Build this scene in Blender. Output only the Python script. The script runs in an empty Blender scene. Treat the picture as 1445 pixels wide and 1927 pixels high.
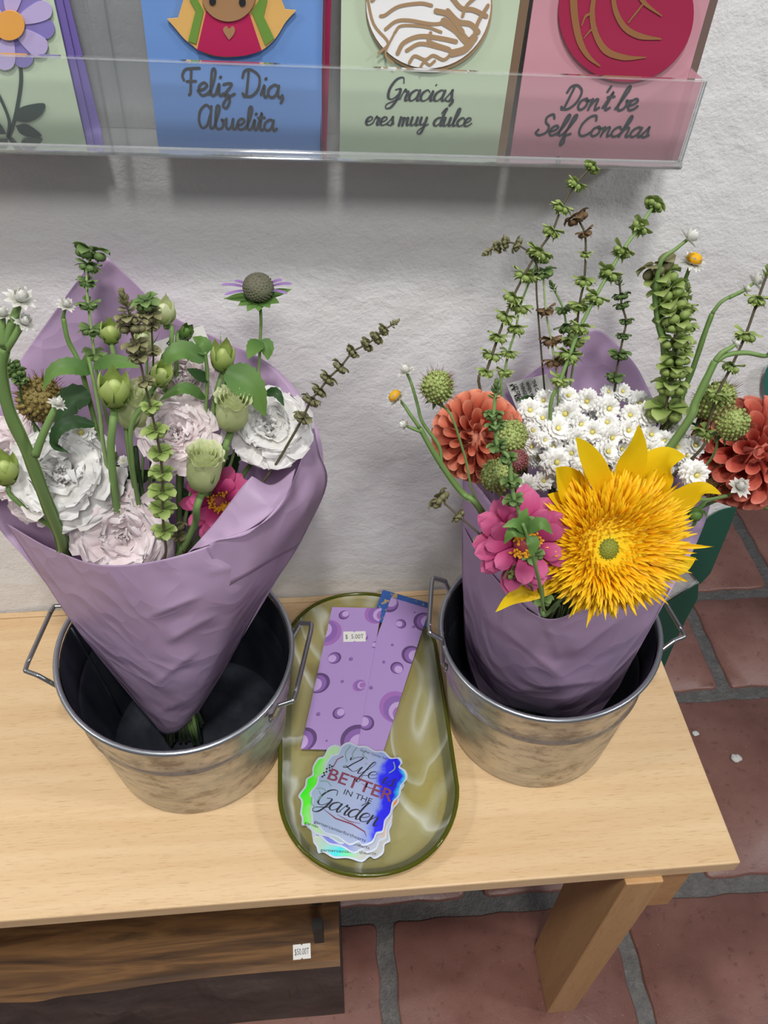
import bpy, bmesh, math, random
from mathutils import Vector, Matrix, Quaternion
V = Vector
random.seed(7)
sc = bpy.context.scene
COL = sc.collection
PI = math.pi

# ------------------------------------------------------------------ camera
CAM = V((-0.3786, -0.6306, 0.7754)); FPX = 1485.09; PW, PH = 1445, 1927
PITCH, YAW, ROLL = 0.7850, 0.0930, 0.0183
HB = 0.5036                                   # bench top above the floor; bench top is z = 0, wall face is y = 0
_cp, _sp, _cy, _sy = math.cos(PITCH), math.sin(PITCH), math.cos(YAW), math.sin(YAW)
FW = V((_sy*_cp, _cy*_cp, -_sp)); _r0 = V((_cy, -_sy, 0)); _u0 = _r0.cross(FW)
RT = math.cos(ROLL)*_r0 + math.sin(ROLL)*_u0; UP = -math.sin(ROLL)*_r0 + math.cos(ROLL)*_u0
cd = bpy.data.cameras.new('camera'); co = bpy.data.objects.new('camera', cd); COL.objects.link(co)
cd.sensor_fit = 'VERTICAL'; cd.sensor_height = 36; cd.lens = FPX/PH*36; cd.clip_start = 0.02
M3 = Matrix((RT, UP, -FW)).transposed()
co.matrix_world = Matrix.Translation(CAM) @ M3.to_4x4()
sc.camera = co

# ------------------------------------------------------------------ light
sc.view_settings.view_transform = 'Standard'; sc.view_settings.look = 'None'
sc.view_settings.exposure = 0.28; sc.view_settings.gamma = 1.0
sc.view_settings.use_curve_mapping = False
wd = bpy.data.worlds.new('world'); sc.world = wd; wd.use_nodes = True
wd.node_tree.nodes['Background'].inputs[0].default_value = (0.80, 0.88, 1.0, 1)
wd.node_tree.nodes['Background'].inputs[1].default_value = 0.13
def area(name, loc, tgt, size, power, col=(1, 1, 1)):
    l = bpy.data.lights.new(name, 'AREA'); l.energy = power; l.size = size; l.color = col; l.shape = 'DISK'
    o = bpy.data.objects.new(name, l); COL.objects.link(o); o.location = loc
    o.rotation_euler = (V(tgt)-V(loc)).to_track_quat('-Z', 'Y').to_euler(); return o
area('ceiling_or_fill_light', (-0.38, -0.92, 2.35), (-0.35, 0, 0.2), 0.2, 21, (1.0, 0.965, 0.92))
area('ceiling_or_fill_light', (-2.3, -0.75, 2.2), (-0.35, -0.1, 0.3), 0.30, 14, (1.0, 0.97, 0.93))
area('ceiling_or_fill_light', (1.9, -1.0, 2.1), (-0.1, -0.1, 0.2), 0.30, 18, (0.95, 0.97, 1.0))
area('ceiling_or_fill_light', (-0.1, -2.3, 2.75), (-0.3, 0, 0.2), 0.6, 28, (1.0, 0.975, 0.95))  # added frontal fill to brighten the faces towards the camera, no known lamp

# ------------------------------------------------------------------ pixel -> place
def ray(px, py): return FW + RT*((px-PW/2)/FPX) - UP*((py-PH/2)/FPX)
def at(px, py, Y):
    d = ray(px, py); return CAM + d*((Y-CAM.y)/d.y)
def onz(px, py, z):
    d = ray(px, py); return CAM + d*((z-CAM.z)/d.z)
def rm(n, p): return n*((p-CAM).dot(FW))/FPX      # photo pixels -> metres at p
def tocam(p): return (CAM-p).normalized()

# ------------------------------------------------------------------ mesh helpers
def cr(pts, n=6):
    """Catmull-Rom through pts"""
    P = [V(p) for p in pts]
    if len(P) < 3: return [P[0].lerp(P[-1], i/n) for i in range(n+1)]
    P = [2*P[0]-P[1]] + P + [2*P[-1]-P[-2]]
    out = []
    for i in range(1, len(P)-2):
        a, b, c, d = P[i-1:i+3]
        for k in range(n):
            t = k/n
            out.append(0.5*((2*b)+(c-a)*t+(2*a-5*b+4*c-d)*t*t+(3*b-a-3*c+d)*t**3))
    out.append(P[-2]); return out
def frame(z, twist=0.0):
    z = V(z).normalized(); h = V((0, 0, 1)) if abs(z.z) < 0.95 else V((0, 1, 0))
    x = h.cross(z).normalized(); y = z.cross(x)
    c, s = math.cos(twist), math.sin(twist)
    return Matrix((c*x+s*y, -s*x+c*y, z)).transposed()
class MB:
    def __init__(s): s.v = []; s.f = []; s.uv = []; s.mi = []; s.m = 0; s.lay = 0
    def pt(s, p, uv=(0, 0)): s.v.append(V(p)); s.uv.append(uv); return len(s.v)-1
    def face(s, idx): s.f.append(tuple(idx)); s.mi.append(s.m)
    def grid(s, rows, closed=False, flip=False, uvs=None):
        n = len(rows[0]); ids = []
        for j, r in enumerate(rows):
            ids.append([s.pt(p, uvs[j][i] if uvs else (i/max(1, n-1), j/max(1, len(rows)-1))) for i, p in enumerate(r)])
        for j in range(len(rows)-1):
            for i in range(n if closed else n-1):
                q = (ids[j][i], ids[j][(i+1) % n], ids[j+1][(i+1) % n], ids[j+1][i])
                s.face(q[::-1] if flip else q)
        return ids
    def box(s, c, d, M=None):
        c = V(c); M = M or Matrix.Identity(3); k = [s.pt(c + M @ V((d[0]*x/2, d[1]*y/2, d[2]*z/2))) for x in (-1, 1) for y in (-1, 1) for z in (-1, 1)]
        for q in ((0, 1, 3, 2), (4, 6, 7, 5), (0, 4, 5, 1), (2, 3, 7, 6), (0, 2, 6, 4), (1, 5, 7, 3)): s.face([k[i] for i in q])
    def tube(s, pts, r, n=8, caps=True, r1=None):
        pts = [V(p) for p in pts]; m = len(pts); rows = []
        N = None
        for j, p in enumerate(pts):
            t = (pts[min(j+1, m-1)]-pts[max(j-1, 0)]).normalized()
            if N is None:
                N = t.orthogonal().normalized()
            N = (N - t*N.dot(t)).normalized(); B = t.cross(N)
            rr = (r[j] if isinstance(r, (list, tuple)) else (r if r1 is None else r+(r1-r)*j/max(1, m-1)))
            rows.append([p + rr*(math.cos(a)*N+math.sin(a)*B) for a in (2*PI*i/n for i in range(n))])
        ids = s.grid(rows, True, uvs=[[(i/n, j/max(1, m-1)) for i in range(n)] for j in range(m)])
        if caps: s.face(ids[0][::-1]); s.face(ids[-1])
    def lathe(s, prof, n=24, M=None, o=(0, 0, 0), cap0=False, cap1=False, fn=None):
        M = M or Matrix.Identity(3); o = V(o); rows = []
        for (r, z) in prof:
            rows.append([o + M @ (fn(r, z, 2*PI*i/n) if fn else V((r*math.cos(2*PI*i/n), r*math.sin(2*PI*i/n), z))) for i in range(n)])
        ids = s.grid(rows, True, uvs=[[(i/n, j/max(1, len(prof)-1)) for i in range(n)] for j in range(len(prof))])
        if cap0: s.face(ids[0][::-1])
        if cap1: s.face(ids[-1])
    def prism(s, pts, n, th):
        """flat outline (3-D points, planar) given thickness th along n"""
        n = V(n)*th; a = [s.pt(V(p)) for p in pts]; b = [s.pt(V(p)+n) for p in pts]
        s.face(a[::-1]); s.face(b); k = len(pts)
        for i in range(k): s.face((a[i], a[(i+1) % k], b[(i+1) % k], b[i]))
    def ribbon(s, pts, n, w, th=0.0):
        """flat stroke of width w lying on a plane with normal n, raised by th"""
        pts = [V(p) for p in pts]; n = V(n).normalized(); L = []; R_ = []; m = len(pts); th += s.lay*0.000012; s.lay += 1
        for j, p in enumerate(pts):
            t = pts[min(j+1, m-1)]-pts[max(j-1, 0)]
            d = n.cross(t).normalized()*((w[j] if isinstance(w, list) else w)/2)
            L.append(p+d+n*th); R_.append(p-d+n*th)
        s.grid([L, R_], flip=True)
        for p, q in ((pts[0], 0), (pts[-1], -1)):
            ww = (w[q] if isinstance(w, list) else w)/2
            x = n.orthogonal().normalized(); y = n.cross(x)
            s.face([s.pt(p+n*(th+0.000006)+ww*(math.cos(a)*x+math.sin(a)*y)) for a in (2*PI*i/8 for i in range(8))])
    def petal(s, L, W, prof, phi, th0, bend, cup=0.0, ruf=0.0, frq=5, start=(0, 0), nu=6, nv=6, ph=0.0, M=None, o=(0, 0, 0), bp=1.0, tipr=0.0):
        M = M or Matrix.Identity(3); o = V(o); r, z = start; rows = []; uvs = []
        c, sn = math.cos(phi), math.sin(phi); sp = [(r, z, th0)]; NS = nv*2
        for j in range(1, NS+1):
            th = th0 + bend*(j/NS)**bp; r += L/NS*math.sin(th); z += L/NS*math.cos(th); sp.append((r, z, th))
        for j in range(nv+1):
            v = j/nv; w = W*prof(v); row = []; uvr = []
            for i in range(nu+1):
                u = 2*i/nu-1; ve = v*(1-tipr*u*u); q = ve*NS; k = min(NS-1, int(q)); a = q-k
                r, z, th = (sp[k][m_]*(1-a)+sp[k+1][m_]*a for m_ in range(3))
                if abs(cup) > 0.01: x = w/cup*math.sin(u*cup); off = w/cup*(1-math.cos(u*cup))
                else: x = u*w; off = 0
                if ruf: off += ruf*L*v*v*(0.35+0.65*abs(u))*math.sin(frq*u+ph+2.1*v) + ruf*0.5*L*v**3*math.sin(2.3*frq*u+1.7*ph)
                rr = r - off*math.cos(th); zz = z + off*math.sin(th)
                row.append(o + M @ V((rr*c-x*sn, rr*sn+x*c, zz))); uvr.append((i/nu, v))
            rows.append(row); uvs.append(uvr)
        s.grid(rows, uvs=uvs)
    def ell(s, c, rad, M=None, n=12, m=8, fn=None):
        M = M or Matrix.Identity(3); c = V(c)
        rows = []
        for j in range(m+1):
            a = PI*j/m; row = []
            for i in range(n):
                b = 2*PI*i/n; d = V((math.sin(a)*math.cos(b), math.sin(a)*math.sin(b), -math.cos(a)))
                k = fn(d) if fn else 1.0
                row.append(c + M @ V((d.x*rad[0]*k, d.y*rad[1]*k, d.z*rad[2]*k)))
            rows.append(row)
        s.grid(rows, True, uvs=[[(i/n, j/m) for i in range(n)] for j in range(m+1)])
    def build(s, name, mats, parent=None, smooth=True, shift=None, merge=0.0):
        """links ONE mesh object; vertices are given in world space and stored relative to the thing's base"""
        root = parent
        while root is not None and root.parent is not None: root = root.parent
        off = shift if shift is not None else (V(root.location) if root is not None else V((0, 0, 0)))
        me = bpy.data.meshes.new(name); me.from_pydata([p-off for p in s.v], [], s.f)
        mats = mats if isinstance(mats, (list, tuple)) else [mats]
        for m in mats: me.materials.append(m)
        me.polygons.foreach_set('material_index', s.mi)
        me.polygons.foreach_set('use_smooth', [smooth]*len(s.f))
        ul = me.uv_layers.new(name='UVMap'); li = [0]*len(me.loops); me.loops.foreach_get('vertex_index', li)
        fl = []
        for i in li: fl += [s.uv[i][0], s.uv[i][1]]
        ul.data.foreach_set('uv', fl)
        if merge:
            bm = bmesh.new(); bm.from_mesh(me); bmesh.ops.remove_doubles(bm, verts=bm.verts, dist=merge); bm.to_mesh(me); bm.free()
        me.update()
        o = bpy.data.objects.new(name, me); COL.objects.link(o)
        if parent is not None: o.parent = parent
        return o
def bevel(o, w, seg=2):
    m = o.modifiers.new('bevel', 'BEVEL'); m.width = w; m.segments = seg; m.limit_method = 'ANGLE'; return o
def solid(o, t, off=0.0):
    m = o.modifiers.new('solid', 'SOLIDIFY'); m.thickness = t; m.offset = off; return o
def tag(o, label, cat, group=None, kind=None):
    if label: o['label'] = label
    if cat: o['category'] = cat
    if group: o['group'] = group
    if kind: o['kind'] = kind
    return o
def thing(name, label, cat, loc, group=None):
    o = bpy.data.objects.new(name, None); COL.objects.link(o); o.location = loc; o.empty_display_size = 0.02
    return tag(o, label, cat, group)
def dup(src, parent, M, o, scale=1.0):
    """copy of a part (own origin at 0) put under parent at world point o with frame M, with copies of its children"""
    c = src.copy(); COL.objects.link(c); c.parent = parent
    root = parent
    while root.parent is not None: root = root.parent
    c.matrix_local = Matrix.Translation(V(o)-V(root.location)) @ M.to_4x4() @ Matrix.Diagonal((scale, scale, scale, 1))
    for ch in src.children:
        d = ch.copy(); COL.objects.link(d); d.parent = c
    return c

# ------------------------------------------------------------------ materials
def lin(h):
    if isinstance(h, str):
        h = [int(h[i:i+2], 16)/255 for i in (0, 2, 4)]
    return tuple((x/12.92 if x <= 0.04045 else ((x+0.055)/1.055)**2.4) for x in h) + (1.0,)
class NT:
    def __init__(s, name):
        s.m = bpy.data.materials.new(name); s.m.use_nodes = True; s.t = s.m.node_tree; s.n = s.t.nodes; s.n.clear()
        s.out = s.n.new('ShaderNodeOutputMaterial')
    def add(s, typ, ins=None, **kw):
        x = s.n.new('ShaderNode'+typ)
        for k, v in kw.items(): setattr(x, k, v)
        for k, v in (ins or {}).items():
            if isinstance(v, bpy.types.NodeSocket): s.t.links.new(v, x.inputs[k])
            else: x.inputs[k].default_value = v
        return x
    def ramp(s, fac, stops, interp='LINEAR'):
        x = s.n.new('ShaderNodeValToRGB'); s.t.links.new(fac, x.inputs[0]); x.color_ramp.interpolation = interp
        e = x.color_ramp.elements
        while len(e) < len(stops): e.new(0.5)
        for i, (p, c) in enumerate(stops): e[i].position = p; e[i].color = lin(c) if isinstance(c, str) else c
        return x.outputs[0]
    def mix(s, fac, a, b, mode='MIX'):
        x = s.n.new('ShaderNodeMix'); x.data_type = 'RGBA'; x.blend_type = mode
        for k, v in ((0, fac), (6, a), (7, b)):
            if isinstance(v, bpy.types.NodeSocket): s.t.links.new(v, x.inputs[k])
            else: x.inputs[k].default_value = lin(v) if isinstance(v, str) else v
        return x.outputs[2]
    def math(s, op, a, b=0.0, clamp=False):
        x = s.n.new('ShaderNodeMath'); x.operation = op; x.use_clamp = clamp
        for k, v in ((0, a), (1, b)):
            if isinstance(v, bpy.types.NodeSocket): s.t.links.new(v, x.inputs[k])
            else: x.inputs[k].default_value = v
        return x.outputs[0]
    def noise(s, scale, detail=3, vec=None, rough=0.5, dist=0.0, out=0):
        x = s.add('TexNoise', {'Scale': scale, 'Detail': detail, 'Roughness': rough, 'Distortion': dist})
        if vec is not None: s.t.links.new(vec, x.inputs['Vector'])
        return x.outputs[out]
    def coord(s, kind='Object'): return s.n.new('ShaderNodeTexCoord').outputs[kind]
    def mapping(s, vec, scale=(1, 1, 1), rot=(0, 0, 0), loc=(0, 0, 0)):
        return s.add('Mapping', {'Vector': vec, 'Scale': scale, 'Rotation': rot, 'Location': loc}).outputs[0]
    def bump(s, h, strength=0.3, dist=0.002):
        return s.add('Bump', {'Height': h, 'Strength': strength, 'Distance': dist}).outputs[0]
    def pbr(s, **ins):
        b = s.add('BsdfPrincipled')
        for k, v in ins.items():
            k = k.replace('_', ' ')
            if isinstance(v, bpy.types.NodeSocket): s.t.links.new(v, b.inputs[k])
            else: b.inputs[k].default_value = lin(v) if isinstance(v, str) else v
        return b.outputs[0]
    def done(s, sh): s.t.links.new(sh, s.out.inputs[0]); return s.m
def plain(name, col, rough=0.6, metal=0.0, spec=0.5):
    t = NT(name); return t.done(t.pbr(Base_Color=col, Roughness=rough, Metallic=metal, Specular_IOR_Level=spec))
def petalmat(name, stops, trans=0.25, rough=0.55, var=0.12, vs=60, veins=0.0):
    """petal or leaf: colour runs from base to tip as the plant has it, some light passes through"""
    t = NT(name); uv = t.coord('UV'); sep = t.add('SeparateXYZ', {'Vector': uv})
    c = t.ramp(sep.outputs[1], stops)
    c2 = t.mix(t.math('MULTIPLY', t.noise(vs, 3, t.coord('Object')), var*2), c, t.mix(1.0, c, (0.55, 0.55, 0.5, 1), 'MULTIPLY'))
    if veins:
        w = t.add('TexWave', {'Scale': 5.0, 'Distortion': 1.0, 'Detail': 1.0, 'Vector': t.mapping(uv, (1.0, 0.6, 1))}, wave_type='BANDS', bands_direction='X').outputs[1]
        c2 = t.mix(t.math('MULTIPLY', w, veins), c2, t.mix(1.0, c2, (0.45, 0.5, 0.45, 1), 'MULTIPLY'))
    p = t.pbr(Base_Color=c2, Roughness=rough, Specular_IOR_Level=0.25)
    tr = t.add('BsdfTranslucent', {'Color': c2}).outputs[0]
    return t.done(t.add('MixShader', {0: trans, 1: p, 2: tr}).outputs[0])

def mk_plaster():
    t = NT('white_plaster'); c = t.coord('Object')
    n1 = t.noise(8, 4, c, 0.5); n2 = t.noise(38, 4, t.mapping(c, (1, 1, 1.25)), 0.55, 0.25); n3 = t.noise(300, 3, c, 0.6); n4 = t.noise(2.2, 2, c)
    h = t.math('ADD', t.math('ADD', t.math('MULTIPLY', n1, 1.5), t.math('MULTIPLY', n2, 0.5)), t.math('MULTIPLY', n3, 0.15))
    col = t.mix(t.math('MULTIPLY', n4, 0.5), 'E2E2E2', 'ECECEC')
    return t.done(t.pbr(Base_Color=col, Roughness=0.62, Specular_IOR_Level=0.3, Normal=t.bump(h, 0.58, 0.0068)))
def mk_brick():
    t = NT('terracotta_paver'); c = t.coord('Object')
    n = t.noise(5, 4, c, 0.6); n2 = t.noise(70, 4, c, 0.7); n3 = t.noise(260, 2, c, 0.7)
    col = t.ramp(n, [(0.3, '6C4840'), (0.5, '815A51'), (0.7, '8E6A60')])
    col = t.mix(t.ramp(n2, [(0.3, (0.55, 0.55, 0.55, 1)), (0.42, (0, 0, 0, 1))]), col, '4E332F')
    col = t.mix(t.ramp(n3, [(0.71, (0, 0, 0, 1)), (0.75, (0.6, 0.6, 0.6, 1))]), col, 'B8A49C')
    return t.done(t.pbr(Base_Color=col, Roughness=t.ramp(n, [(0.3, (0.32,)*3+(1,)), (0.7, (0.5,)*3+(1,))]), Normal=t.bump(t.math('ADD', n2, t.math('MULTIPLY', n, 2)), 0.4, 0.0018)))
def mk_mortar():
    t = NT('grey_mortar'); c = t.coord('Object'); n = t.noise(60, 6, c, 0.75); n2 = t.noise(9, 3, c)
    col = t.mix(n2, t.ramp(n, [(0.3, '4A494A'), (0.55, '74716F'), (0.75, '9A9693')]), '6C6A68')
    return t.done(t.pbr(Base_Color=col, Roughness=0.6, Normal=t.bump(n, 0.9, 0.006)))
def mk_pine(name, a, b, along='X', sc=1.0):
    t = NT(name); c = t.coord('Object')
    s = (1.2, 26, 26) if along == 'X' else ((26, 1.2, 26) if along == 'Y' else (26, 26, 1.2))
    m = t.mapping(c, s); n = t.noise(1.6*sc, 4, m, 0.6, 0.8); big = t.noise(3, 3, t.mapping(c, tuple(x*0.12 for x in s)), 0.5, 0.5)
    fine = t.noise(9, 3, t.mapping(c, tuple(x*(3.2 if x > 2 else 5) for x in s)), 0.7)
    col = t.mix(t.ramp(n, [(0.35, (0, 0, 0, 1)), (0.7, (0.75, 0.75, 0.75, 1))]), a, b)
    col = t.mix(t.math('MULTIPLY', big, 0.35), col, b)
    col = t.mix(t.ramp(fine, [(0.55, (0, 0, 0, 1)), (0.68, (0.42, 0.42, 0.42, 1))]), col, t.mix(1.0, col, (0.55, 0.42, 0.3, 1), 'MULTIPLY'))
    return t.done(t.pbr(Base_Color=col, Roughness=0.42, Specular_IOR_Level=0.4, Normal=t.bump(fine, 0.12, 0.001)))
def mk_slab():
    t = NT('dark_live_edge_wood'); c = t.coord('Object')
    n = t.noise(2.5, 4, t.mapping(c, (1.4, 14, 14)), 0.6, 1.6)
    col = t.ramp(n, [(0.3, '3A291C'), (0.48, '5E4228'), (0.6, '7A5835'), (0.75, '513A25')])
    return t.done(t.pbr(Base_Color=col, Roughness=0.4))
def mk_bark():
    t = NT('dark_bark'); c = t.coord('Object'); n = t.noise(14, 5, t.mapping(c, (0.6, 1, 1)), 0.65)
    col = t.ramp(n, [(0.3, '2A2422'), (0.55, '4A403B'), (0.75, '645750')])
    return t.done(t.pbr(Base_Color=col, Roughness=0.6, Normal=t.bump(n, 0.5, 0.006)))
def mk_galv():
    t = NT('galvanized_steel'); c = t.coord('Object')
    v = t.add('TexVoronoi', {'Scale': 90.0, 'Vector': t.mapping(c, (1, 1, 2.2))}).outputs[1]
    n = t.noise(22, 6, t.mapping(c, (1, 1, 2.4)), 0.7, 0.6); n2 = t.noise(36, 5, t.mapping(c, (1, 1, 1.9)), 0.72)
    col = t.ramp(n, [(0.3, '9C9A92'), (0.5, 'BDBAB0'), (0.7, 'C6BEAC')])
    col = t.mix(t.ramp(n2, [(0.52, (0, 0, 0, 1)), (0.62, (0.55, 0.55, 0.55, 1))]), col, '8C7A62')
    return t.done(t.pbr(Base_Color=col, Metallic=0.8, Roughness=t.ramp(n2, [(0.4, (0.3,)*3+(1,)), (0.65, (0.52,)*3+(1,))]), Normal=t.bump(n, 0.12, 0.002)))
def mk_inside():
    t = NT('shaded_steel_inside'); c = t.coord('Object'); n = t.noise(30, 4, t.mapping(c, (1, 1, 0.5)), 0.6)
    col = t.ramp(n, [(0.4, '4A4E58'), (0.62, '5C616C')])  # dark reflections of the bucket interior put into the steel colour
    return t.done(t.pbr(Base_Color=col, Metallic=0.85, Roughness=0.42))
def mk_wrap():
    t = NT('lavender_wrap_paper'); c = t.coord('Object')
    n = t.noise(7, 2, c, 0.5, 0.3)
    v = t.add('TexVoronoi', {'Scale': 17.0, 'Vector': t.mix(0.35, c, t.noise(9, 2, c, out=1))}, feature='F1', distance='EUCLIDEAN').outputs[0]
    h = t.math('ADD', t.math('MULTIPLY', v, 0.55), t.math('MULTIPLY', n, 0.5))
    col = t.mix(n, 'C6AACD', 'CDB4D2')
    p = t.pbr(Base_Color=col, Roughness=0.42, Specular_IOR_Level=0.4, Normal=t.bump(h, 0.35, 0.012))
    tr = t.add('BsdfTranslucent', {'Color': col}).outputs[0]
    return t.done(t.add('MixShader', {0: 0.32, 1: p, 2: tr}).outputs[0])
def mk_acrylic(name='clear_acrylic', tint=(0.97, 0.98, 0.98, 1), refl=0.9, veil=0.035):
    t = NT(name); tr = t.add('BsdfTransparent', {'Color': tint}).outputs[0]
    g = t.add('BsdfGlossy', {'Color': (1, 1, 1, 1), 'Roughness': 0.06}).outputs[0]
    d = t.add('BsdfDiffuse', {'Color': (0.85, 0.87, 0.88, 1)}).outputs[0]
    f = t.math('MULTIPLY', t.add('Fresnel', {'IOR': 1.45}).outputs[0], refl)
    a = t.add('MixShader', {0: veil, 1: tr, 2: d}).outputs[0]
    return t.done(t.add('MixShader', {0: f, 1: a, 2: g}).outputs[0])
def mk_glass():
    t = NT('olive_swirled_glass'); c = t.coord('Object')
    n0 = t.noise(7, 1.5, t.mapping(c, (1.5, 0.8, 1)), 0.45, 0.9)
    veil = t.ramp(n0, [(0.30, (0, 0, 0, 1)), (0.40, (0.35, 0.35, 0.35, 1)), (0.435, (1, 1, 1, 1)), (0.45, (0.25, 0.25, 0.25, 1)), (0.52, (0.1, 0.1, 0.1, 1)), (0.585, (0.9, 0.9, 0.9, 1)), (0.60, (0.3, 0.3, 0.3, 1)), (0.75, (0, 0, 0, 1))])
    n = t.noise(9, 2, t.mapping(c, (1, 0.5, 1)), 0.5, 1.0)
    sw = t.math('MULTIPLY', veil, t.ramp(n, [(0.30, (0.35, 0.35, 0.35, 1)), (0.55, (1, 1, 1, 1))]))
    tr = t.add('BsdfTransparent', {'Color': lin('F2F0D0')}).outputs[0]
    d = t.add('BsdfDiffuse', {'Color': t.mix(sw, 'B9B878', 'E6EAE2')}).outputs[0]
    a = t.add('MixShader', {0: t.math('ADD', t.math('MULTIPLY', sw, 0.42), 0.27), 1: tr, 2: d}).outputs[0]
    g = t.add('BsdfGlossy', {'Color': (1, 1, 1, 1), 'Roughness': 0.03}).outputs[0]
    f = t.add('Fresnel', {'IOR': 1.45}).outputs[0]
    return t.done(t.add('MixShader', {0: f, 1: a, 2: g}).outputs[0])
def mk_holo(name, stops, seed):
    t = NT(name); c = t.coord('Object'); sep = t.add('SeparateXYZ', {'Vector': c})
    n = t.noise(45, 3, t.mapping(c, loc=(seed, seed*2, 0)), 0.5)
    x = t.math('ADD', t.math('MULTIPLY', sep.outputs[0], 11.0), t.math('MULTIPLY', sep.outputs[1], -2.5))
    fac = t.math('ADD', t.math('ADD', x, 0.5), t.math('MULTIPLY', t.math('SUBTRACT', n, 0.5), 0.32), True)
    col = t.ramp(fac, stops)  # diffraction sheen of the foil painted as fixed base colour
    return t.done(t.pbr(Base_Color=col, Metallic=0.25, Roughness=0.3))
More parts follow.
